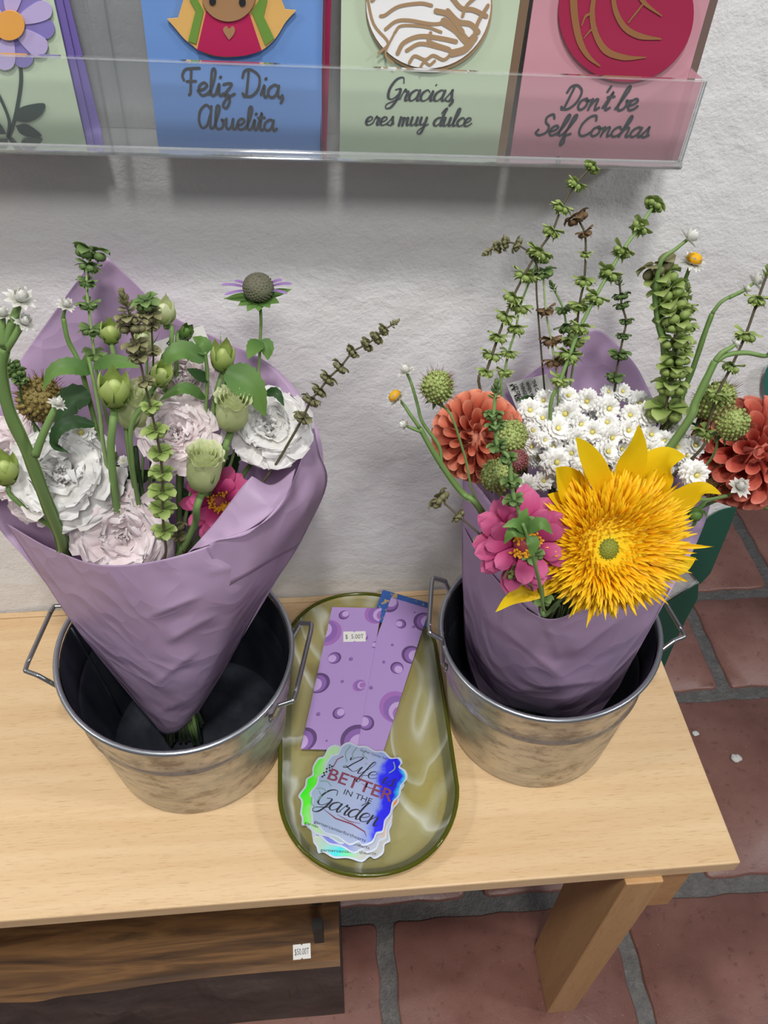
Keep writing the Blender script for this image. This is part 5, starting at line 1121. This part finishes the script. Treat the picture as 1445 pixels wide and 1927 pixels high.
# ------------------------------------------------------------------ small feverfew blooms
def fev_proto():
    rnd = random.Random(4); b = MB()
    for n, L, th, st, bd in ((14, .84, 1.95, -.22, .5), (15, .86, 1.62, -.08, .45), (14, .80, 1.32, 0.06, .4), (13, .68, 1.05, .18, .35), (11, .50, .75, .28, .3)):
        for i in range(n): b.petal(L*rnd.uniform(.88, 1.06), .21, p_spat, 2*PI*i/n+rnd.uniform(-.14, .14), th+rnd.uniform(-.12, .12), bd, -.6, 0.01, 4, (.14, st), 4, 4)
    return b
FEV = None
def feverfew(label, blooms, Y, side, hub, center=True):
    global FEV
    t = thing('feverfew_spray', label, 'flower', at(hub[0], hub[1], hub[2])); h = at(*hub)
    b = MB()
    stemtube('stem', [h]+tail(side, h), rm(6, h)/2, rm(6, h)/2, M_['stem'], t)
    for (x, y, r, *dy) in blooms:
        c = at(x, y, Y(x, y)+(dy[0] if dy else 0)); R = rm(r, c)*1.1; f = (V((0, -.75, .68))+V((random.uniform(-.5, .5), random.uniform(-.2, .2), random.uniform(-.35, .35)))).normalized()
        b.tube(cr([c-f*R*.2, c-f*R*.8, c.lerp(h, .5)-f*R*.3, h], 4), rm(3, c)/2, 5, False)
        if FEV is None:
            o = fev_proto().build('bloom', M_['fev'], t, shift=V((0, 0, 0))); bb = MB(); bb.ell((0, 0, .34), (.15, .15, .09), None, 12, 6, lambda d: 1+.08*math.sin(30*d.x)*math.sin(30*d.y)); bb.build('yellow_eye', M_['fevc'], o, shift=V((0, 0, 0)))
            o.matrix_local = Matrix.Translation(c-V(t.location)) @ frame(f, 0).to_4x4() @ Matrix.Diagonal((R, R, R, 1)); FEV = o
        else: dup(FEV, t, frame(f, random.uniform(0, 6)), c, R)
    b.build('branches', M_['stem_dark'], t); return t
feverfew('few small feverfew blooms half hidden at the left of the white bouquet', [(155, 816, 26), (85, 825, 18), (206, 924, 15), (232, 868, 12)], lambda x, y: -.13, 'L', (165, 900, -.14))

# ================================================================== right bouquet
wrapR = thing('bouquet_wrap', 'lavender paper wrap around the mixed bouquet with the yellow sunflower', 'wrapping paper', (-0.17, -0.19, 0.014))
sheet('front_sheet', [
    rowpx((905, 1315, -.172), (985, 1335, -.205), (1060, 1350, -.222), (1115, 1352, -.212), (1165, 1292, -.205)),
    rowpx((878, 1232, -.160), (940, 1270, -.215), (1040, 1290, -.246), (1130, 1275, -.232), (1205, 1215, -.202)),
    rowpx((872, 1120, -.150), (930, 1180, -.215), (1030, 1218, -.254), (1140, 1190, -.242), (1232, 1165, -.200)),
    rowpx((871, 990, -.140), (925, 1080, -.205), (1022, 1163, -.254), (1125, 1135, -.246), (1262, 1105, -.188))], wrapR, 0.0040, 21, 72, 84, [((1079, 1232), (1166, 1166), .008, 26), ((943, 1183), (1056, 1276), .006, 26), ((932, 1306), (1150, 1279), .009, 22), ((1028, 1336), (1148, 1281), .006, 18), ((881, 1209), (932, 1300), .005, 18), ((1022, 1165), (1050, 1235), .004, 14), ((1150, 1280), (1190, 1230), .004, 14)])
sheet('left_flap', [
    rowpx((871, 1010, -.1395), (898, 1040, -.172), (926, 1082, -.204), (975, 1130, -.232), (1018, 1162, -.2535)),
    rowpx((871, 940, -.128), (905, 985, -.160), (945, 1040, -.198), (985, 1100, -.226), (1014, 1150, -.250)),
    rowpx((873, 885, -.118), (915, 935, -.150), (960, 1000, -.186), (990, 1075, -.218), (1012, 1140, -.246))], wrapR, 0.0012, 25, 20, 12)
sheet('back_sheet', [
    rowpx((905, 1312, -.170), (985, 1320, -.190), (1080, 1325, -.195), (1163, 1292, -.2035)),
    rowpx((873, 1130, -.148), (960, 1100, -.115), (1120, 1080, -.122), (1236, 1160, -.198)),
    rowpx((871, 960, -.130), (960, 900, -.080), (1150, 880, -.072), (1320, 1000, -.145)),
    rowpx((880, 840, -.095), (980, 790, -.055), (1120, 780, -.050), (1330, 905, -.100)),
    rowpx((945, 745, -.050), (1020, 720, -.038), (1110, 705, -.034), (1240, 770, -.052)),
    rowpx((1040, 672, -.034), (1080, 655, -.030), (1120, 648, -.028), (1198, 690, -.034)),
    rowpx((1092, 628, -.026), (1110, 622, -.026), (1128, 622, -.026), (1150, 637, -.026))], wrapR, 0.0015, 31, 36, 42)
lc = thing('care_card', 'white printed care card tucked behind the feverfew of the sunflower bouquet', 'card', at(1010, 740, -.062))
bb = MB(); q = [at(x, y, Y) for x, y, Y in ((952, 722, -.058), (1030, 704, -.058), (1060, 790, -.066), (985, 800, -.068))]; nn = (q[1]-q[0]).cross(q[3]-q[0]).normalized()
if nn.dot(tocam(q[0])) < 0: nn = -nn
bb.prism(q, nn, 0.0004); bb.build('sheet', M_['tagw'], lc, smooth=False)
ex = (q[3]-q[0]).normalized()
for k, (x, y, s) in enumerate(((968, 738, 'IT IS'), (975, 738, 'LET DROP'), (986, 735, 'THINGS IN'), (997, 733, 'WHEN WE'), (1009, 730, 'THE CARE'))):
    text_mesh('printed_line', s, at(x, y, -.061)+nn*.0012, ex, nn.cross(ex), 0.0030, 0.018, M_['blackink'], lc, 0.03)

basil('tallest green basil stalk reaching up to the card rack', (1114, 314, 34), [(1083, 346, 38), (1057, 390, 40), (1039, 435, 42), (1012, 474, 46), (986, 518, 44), (965, 560, 42), (951, 596, 42), (937, 634, 40), (926, 668, 42), (915, 700, 36)], [(905, 740)], (-.070, -.135), M_['basil'], M_['stem_brown'], 'R', (4, 7), 'star', tipstyle='pod')
basil('green basil stalk just right of the tallest one, leaning the same way', (1016, 480, 48), [(1000, 520, 36), (978, 578, 44), (971, 618, 42), (957, 664, 36), (950, 700, 34)], [(945, 750)], (-.085, -.135), M_['basil'], M_['stem'], 'R', (4, 6), tipstyle='pod')
basil('basil stalk with brown dried whorls between the green ones', (1022, 512, 46), [(1027, 584, 36, 'basil_brown'), (1037, 640, 40, 'basil_brown'), (1043, 680, 40, 'basil_brown')], [(1050, 740)], (-.090, -.130), M_['basil_dark'], M_['stem_pale'], 'R', (4, 5), tipstyle='pod')
basil('side basil twig bending left with grey pods at its end', (918, 474, 32), [(935, 464, 24), (950, 456, 28), (972, 460, 32)], [(1000, 480), (1015, 520), (1010, 560)], (-.075, -.10), M_['basil_grey'], M_['stem_brown'], 'R', (3, 4), 'pod')
basil('short basil stalk crossing behind the brown one', (1040, 540, 30), [(1060, 582, 32), (1066, 616, 40), (1075, 640, 40)], [(1078, 690)], (-.080, -.11), M_['basil_dark'], M_['stem'], 'R', (4, 5))
basil('purple-brown topped basil stalk standing straight in the middle', (1085, 408, 48, 'basil_brown'), [(1100, 438, 34, 'basil_brown'), (1102, 478, 26), (1099, 528, 40), (1090, 574, 42), (1082, 640, 46), (1070, 672, 46)], [(1060, 740)], (-.075, -.120), M_['basil'], M_['stem_brown'], 'R', (4, 6), tipstyle='pod')
basil('long green basil stalk leaning far to the right in the middle of the bouquet', (1232, 384, 44), [(1204, 426, 44), (1171, 472, 44), (1146, 514, 46), (1120, 560, 46), (1092, 616, 46), (1072, 668, 46), (1055, 715, 44)], [(1035, 790)], (-.070, -.150), M_['basil'], M_['stem'], 'R', (6, 9), tipstyle='pod')
basil('thin dark basil stalk with small wilted pods right of the long leaning one', (1165, 528, 30), [(1168, 556, 32), (1170, 574, 30), (1178, 604, 26), (1173, 632, 28), (1166, 666, 40), (1158, 710, 36)], [(1150, 760)], (-.070, -.110), M_['basil_dark'], M_['stem_brown'], 'R', (4, 5), 'pod')
basil('dense basil spike packed with round pale green pods', (1235, 500, 74, 'basil_grey'), [(1246, 522, 69), (1256, 546, 71), (1262, 570, 71), (1268, 592, 69), (1276, 610, 60), (1270, 640, 60), (1274, 672, 60), (1268, 696, 60), (1262, 726, 63), (1252, 770, 80)], [(1245, 820)], (-.095, -.150), M_['basil'], M_['stem_brown'], 'R', (4, 6), 'pod', tipstyle='pod')
basil('basil stalk with ragged green whorls behind the dense spike', (1294, 548, 34), [(1292, 580, 40), (1291, 615, 42), (1287, 654, 40), (1280, 700, 36), (1277, 732, 40)], [(1262, 800)], (-.088, -.125), M_['basil'], M_['stem_brown'], 'R', (4, 5))
basil('basil stalk leaning to the right edge above the right coral dahlia', (1446, 508, 44), [(1426, 564, 44), (1403, 630, 48), (1376, 690, 40), (1350, 742, 44), (1328, 812, 46)], [(1305, 860)], (-.110, -.170), M_['basil'], M_['stem_brown'], 'R', (5, 7))
basil('front basil stalk drooping over the pink zinnia of the sunflower bouquet', (933, 735, 48), [(929, 780, 40), (932, 800, 40), (936, 838, 42), (957, 862, 38), (962, 905, 40), (968, 940, 40), (984, 985, 40), (1003, 1045, 44), (1014, 1075, 34), (1021, 1128, 40)], [(1024, 1158)], (-.235, -.285), M_['basil_dark'], M_['stem'], 'R', (7, 11), 'pod', endtail=True)
t = bpy.data.objects['basil_stalk.017'] if 'basil_stalk.017' in bpy.data.objects else None
tw = basil('low basil twig with round green buds hanging left of the pink zinnia', (826, 938, 48, 'basil_grey'), [(862, 970, 32, 'basil_grey'), (905, 1008, 34), (935, 1046, 42), (965, 1075, 42)], [(1000, 1105)], (-.225, -.285), M_['basil'], M_['stem_brown'], 'R', (4, 5), 'pod', tipstyle='pod')
t = thing('leafy_sprig', 'small leafy sprig lying over the centre of the pink zinnia', 'foliage', at(985, 1000, -.30))
stemtube('stem', [at(*q) for q in ((983, 985, -.300), (992, 1010, -.302), (1006, 1060, -.302), (1018, 1110, -.297), (1024, 1150, -.285))]+tail('R', at(1024, 1158, -.26)), rm(7, at(985, 1000, -.3))/2, rm(8, at(985, 1000, -.3))/2, M_['stem'], t)
for px, w in (([(988, 1000, -.3), (970, 985, -.302), (945, 992, -.304)], 22), ([(988, 1005, -.3), (965, 1000, -.304), (948, 1024, -.305)], 24), ([(990, 1000, -.3), (1018, 985, -.302), (1040, 1005, -.304)], 26), ([(988, 998, -.3), (985, 975, -.298), (992, 955, -.295)], 24), ([(994, 1010, -.302), (1003, 1025, -.306), (998, 1048, -.308)], 26)): leafpart(px, w, M_['leaf'], t)

ammobium('thick winged everlasting stem beside the dense basil spike, white head bending right', [(1232, 548, -.110), (1238, 600, -.115), (1250, 650, -.12), (1253, 700, -.125), (1246, 770, -.13), (1240, 830, -.135)], (10, 20), [(1297, 448, -.105, 34, False, [(1232, 548, -.11), (1244, 492, -.108), (1270, 470, -.106)])], 'R', None)
ammobium('everlasting with a yellow-domed papery head behind the dense basil spike', [(1290, 525, -.100), (1280, 560, -.105), (1272, 640, -.115), (1265, 720, -.12), (1255, 800, -.13)], (9, 12), [(1304, 492, -.10, 46, True, [(1290, 525, -.10), (1296, 508, -.10)])], 'R', None)
ammobium('everlasting with an arched stem and two white heads at the right', [(1340, 590, -.110), (1325, 630, -.115), (1305, 690, -.12), (1285, 740, -.125), (1262, 810, -.13)], (9, 11), [(1422, 530, -.105, 30, False, [(1340, 590, -.11), (1360, 566, -.108), (1400, 546, -.106)]), (1404, 545, -.106, 18, False, [(1372, 560, -.108), (1392, 551, -.106)])], 'R', None)
ammobium('forked winged everlasting stem arching off the right edge', [(1345, 680, -.150), (1330, 712, -.155), (1308, 758, -.16), (1282, 812, -.165)], (13, 17), [(1384, 648, -.145, 16, False, [(1345, 680, -.15), (1358, 664, -.148), (1374, 655, -.146)]), (1452, 660, -.145, 26, False, [(1345, 682, -.15), (1368, 668, -.148), (1405, 664, -.146), (1440, 670, -.145)])], 'R', None)
ammobium('forked everlasting sprig with white and yellow heads left of the coral dahlia', [(790, 805, -.200), (812, 845, -.205), (842, 892, -.21), (872, 930, -.215), (902, 956, -.22)], (9, 14), [(764, 698, -.185, 28, False, [(830, 880, -.208), (826, 840, -.203), (795, 795, -.198), (785, 760, -.192), (774, 722, -.188)]), (746, 748, -.190, 40, True, [(790, 805, -.20), (772, 780, -.196), (760, 762, -.192)]), (762, 800, -.198, 24, False, [(792, 812, -.201), (776, 806, -.199)])], 'R', None)
ammobium('small white everlasting bud in front of the right coral dahlia', [(1370, 932, -.190), (1330, 940, -.19), (1290, 935, -.185), (1250, 930, -.17)], (6, 7), [(1392, 916, -.195, 32, False, [(1370, 932, -.19), (1382, 924, -.193)])], 'R', None)

dahlia('left coral ball dahlia beside the forked everlasting sprig', (898, 822), -.170, 84, (-.38, -.78, .55), M_['dahlia'], 'R', 41)
dahlia('right coral ball dahlia cut by the edge of the photo', (1408, 852), -.150, 104, (.25, -.66, .70), M_['dahlia2'], 'R', 42, 120, [(1300, 930, -.14)])
pod('bristly green scabiosa pod on a long bare stem above the left coral dahlia', (823, 728), -.205, 31, 38, (-.06, -.35, 1), M_['pod'], 'R', 3, [(848, 780, -.21), (875, 860, -.215), (905, 955, -.22)])
pod('olive scabiosa pod at the right of the left coral dahlia', (962, 822), -.205, 33, 32, (0, -.6, .8), M_['pod'], 'R', 4, None, True)
pod('olive scabiosa pod hanging above the pink zinnia', (936, 895), -.225, 33, 38, (0, -.5, .8), M_['pod'], 'R', 5, None, True)
pod('small reddish scabiosa pod among the olive ones', (974, 866), -.222, 21, 22, (.1, -.7, .7), M_['pod_red'], 'R', 6, None, True)
pod('tall bristly pod crossed by the right leaning basil stalk', (1345, 755), -.140, 34, 48, (.35, -.3, 1), M_['pod'], 'R', 7, [(1300, 830, -.145)])
pod('fuzzy green pod in front of the right coral dahlia', (1379, 798), -.205, 30, 38, (.12, -.4, 1), M_['pod'], 'R', 8, [(1345, 850, -.20), (1315, 890, -.19)])
pod('tan honeycombed seed head under the right coral dahlia', (1352, 900), -.165, 40, 30, (0, -.75, .6), M_['pod_tan'], 'R', 9, [(1300, 950, -.16)], False, True)

fy = lambda x, y: -.125-.055*(y-740)/170
feverfew('white feverfew spray nearest the left coral dahlia', [(1010, 860, 22, .01), (1060, 905, 22, .01), (1068, 828, 22, .01), (996, 772, 24), (1024, 752, 20), (1020, 788, 23), (1000, 812, 20), (1046, 808, 27, -.008), (1066, 778, 28), (1068, 746, 20), (1022, 828, 17, -.012), (996, 842, 20), (1041, 842, 20), (1044, 870, 29, -.008), (1022, 905, 20), (991, 914, 22), (1090, 798, 22)], fy, 'R', (1045, 900, -.13))
feverfew('white feverfew spray behind the sunflower petals in the middle', [(1125, 790, 22, .012), (1165, 845, 24, .01), (1110, 850, 24, .01), (1170, 880, 22, .01), (1104, 754, 24), (1143, 768, 26), (1145, 738, 16, .02), (1170, 738, 18, .02), (1143, 796, 22), (1116, 812, 24), (1146, 822, 26), (1083, 824, 22), (1078, 852, 22), (1138, 852, 28), (1102, 886, 32, -.03), (1180, 810, 24)], fy, 'R', (1120, 900, -.13))
feverfew('white feverfew spray at the right of the sunflower bouquet', [(1200, 812, 24, .01), (1195, 850, 24, .01), (1250, 880, 22, .01), (1265, 868, 20, .01), (1202, 758, 24, .02), (1216, 782, 27), (1186, 782, 22), (1222, 820, 24), (1218, 846, 25), (1243, 854, 26), (1275, 816, 18), (1272, 842, 25), (1304, 840, 24), (1288, 858, 20), (1307, 892, 28, -.025), (1250, 828, 20)], fy, 'R', (1240, 900, -.13))

zinnia('magenta pink zinnia at the front left of the sunflower bouquet', (985, 1020), -.262, 104, (-.08, -.80, .58), M_['zinnia'], 'R', 32)
# sunflower
t = thing('sunflower', 'big shaggy golden yellow sunflower at the front of the right bouquet', 'flower', at(1140, 1030, -.25)); c = at(1138, 1030, -.262); f = V((.14, -.80, .58)).normalized(); M = frame(f, 0); R = rm(150, c)
stemtube('stem', [c-f*R*.05, c-f*R*.35]+tail('R', c-f*R*.35), rm(12, c)/2, rm(12, c)/2, M_['stem'], t)
rightv = (RT-f*RT.dot(f)).normalized(); upv = f.cross(rightv); rnd = random.Random(9); b = MB(); N = 560
MM = Matrix((rightv, upv, f)).transposed()
for i in range(N):
    h = (i+.5)/N; a = 2.39996*i; d = math.cos(a)
    reach = 1.0+.30*max(0, d)-.10*max(0, -d)-.12*max(0, -math.sin(a))+.04*math.sin(3*a+1)
    r0 = R*(.13+.50*math.sqrt(h)*reach); L = R*(.15+.31*h**1.3)*rnd.uniform(.75, 1.25)*(reach if h > .4 else 1)
    th = .15+1.15*h+rnd.uniform(-.3, .3); ht = R*(.05+.12*math.sin(PI*min(1, h*1.1))-.12*h*h); w = R*(.018+.020*h)
    for k in (0,) if h < .35 else (-1, 0, 1):                       # outer florets are split into narrow teeth
        b.petal(L*(1 if k == 0 else rnd.uniform(.7, .92)), w*(1 if k == 0 else .75), p_point, a+rnd.uniform(-.08, .08)+k*.035, th+abs(k)*.05, .35+.35*h+rnd.uniform(-.35, .35), .6, 0.03, 3, (r0, ht), 3, 5, rnd.uniform(0, 6), MM, c)
b.build('ruffled_petals', M_['sun'], t)
b = MB(); b.ell(c+f*R*.01, (R*.70, R*.66, R*.10), MM, 28, 8); b.build('flower_base', M_['sun'], t)
b = MB(); b.ell(c+f*R*.06, (R*.15, R*.15, R*.10), MM, 16, 8)
for i in range(60):
    r = R*.15*math.sqrt((i+.5)/60); a = 2.39996*i; b.ell(c+MM @ V((r*math.cos(a), r*math.sin(a), R*(.15-.06*(i/60)))), (R*.014, R*.014, R*.02), MM, 6, 4)
b.build('green_eye', M_['suneye'], t)
for px, w, hint in (([(1148, 940, -.240), (1122, 890, -.236), (1098, 850, -.236), (1083, 823, -.238)], 54, UPF), ([(1165, 940, -.236), (1184, 880, -.230), (1196, 840, -.228), (1202, 798, -.228)], 56, UPF), ([(1190, 960, -.232), (1218, 905, -.224), (1250, 868, -.222), (1290, 858, -.230)], 84, UPF), ([(1230, 975, -.228), (1275, 945, -.222), (1320, 922, -.224), (1358, 930, -.238)], 44, UPF),
    ([(1110, 965, -.237), (1080, 930, -.236), (1058, 900, -.236), (1045, 880, -.238)], 74, UPF), ([(1225, 1060, -.236), (1275, 1062, -.232), (1310, 1050, -.232)], 44, UPF), ([(1090, 965, -.240), (1060, 945, -.24), (1030, 930, -.24)], 44, UPF), ([(1085, 1085, -.27), (1010, 1110, -.275), (965, 1125, -.278), (932, 1152, -.282)], 34, UPF)):
    leafpart(px, w, M_['sunray'], t, hint, .22, 0.0, 'ray_petal')
t = thing('leafy_sprig', 'green bud sprig peeping from behind the right side of the sunflower', 'foliage', at(1308, 968, -.18)); c = at(1308, 968, -.18)
b = MB(); b.ell(c, (rm(14, c),)*3, None, 12, 8); b.build('bud', M_['leaf'], t)
for px in ([(1308, 968, -.18), (1322, 962, -.182), (1332, 976, -.184)], [(1308, 972, -.18), (1306, 985, -.182), (1300, 995, -.182)], [(1310, 960, -.18), (1326, 945, -.175), (1334, 930, -.17)]): leafpart(px, 8, M_['leaf'], t)
stemtube('stem', [c, at(1290, 985, -.17)]+tail('R', at(1290, 985, -.17)), rm(6, c)/2, rm(6, c)/2, M_['stem'], t)
t = thing('bare_twig', 'thin bare twig poking out to the right below the right coral dahlia', 'twig', at(1330, 950, -.16))
stemtube('stem', [at(*q) for q in ((1470, 970, -.165), (1440, 955, -.165), (1405, 942, -.165), (1370, 945, -.16), (1325, 952, -.155))]+tail('R', at(1300, 960, -.15)), rm(6, at(1400, 940, -.16))/2, rm(7, at(1400, 940, -.16))/2, M_['stem'], t)
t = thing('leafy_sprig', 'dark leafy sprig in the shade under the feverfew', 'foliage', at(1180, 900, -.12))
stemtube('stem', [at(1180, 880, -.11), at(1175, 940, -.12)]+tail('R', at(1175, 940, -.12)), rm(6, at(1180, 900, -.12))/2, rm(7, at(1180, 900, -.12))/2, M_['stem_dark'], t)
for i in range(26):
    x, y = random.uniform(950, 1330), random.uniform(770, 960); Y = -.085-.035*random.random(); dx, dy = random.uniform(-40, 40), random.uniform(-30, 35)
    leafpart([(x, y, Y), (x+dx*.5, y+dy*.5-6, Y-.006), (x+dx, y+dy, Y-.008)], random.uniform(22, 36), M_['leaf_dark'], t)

# ------------------------------------------------------------------ fallen petals on the floor
for lab, (x, y), r, n in (('round white petal fallen on the brick floor near the bench end', (1308, 1381), 7, 8), ('crumpled white petal fallen on the brick floor by the mortar joint', (1384, 1428), 11, 7)):
    c = onz(x, y, -HB); R = rm(r, c); t = MB(); t.ell(c+V((0, 0, R*.25)), (R, R*.8, R*.3), None, 12, 6, lambda d: 1+.25*math.sin(n*math.atan2(d.y, d.x))*abs(d.z)+.1*math.sin(9*d.x))
    o = t.build('fallen_petal', M_['papery'], None, shift=c); o.location = c; tag(o, lab, 'petal')

# ------------------------------------------------------------------ repeats carry their group
GROUPS = {'lisianthus': 'open lisianthus blooms of the white bouquet', 'lisianthus_bud': 'lisianthus buds of the white bouquet', 'basil_stalk': ('basil stalks of the white bouquet', 'basil stalks of the sunflower bouquet'),
    'everlasting': ('everlastings of the white bouquet', 'everlastings of the sunflower bouquet'), 'scabiosa_pod': 'scabiosa seed pods', 'dahlia': 'coral dahlias of the sunflower bouquet', 'zinnia': 'pink zinnias', 'feverfew_spray': 'feverfew sprays',
    'leafy_sprig': ('leafy sprigs of the white bouquet', 'leafy sprigs of the sunflower bouquet'), 'greeting_card': 'greeting cards in the acrylic rack', 'envelope': 'envelopes behind the greeting cards', 'bucket': 'galvanized buckets on the bench', 'bouquet_wrap': 'lavender bouquet wraps', 'care_card': 'care cards in the bouquets', 'fallen_petal': 'white petals fallen on the floor'}
for o in bpy.data.objects:
    if o.parent is None and 'category' in o and 'group' not in o:
        g = GROUPS.get(o.name.split('.')[0])
        if g: o['group'] = g if isinstance(g, str) else g[0 if o.location.x < -0.36 else 1]
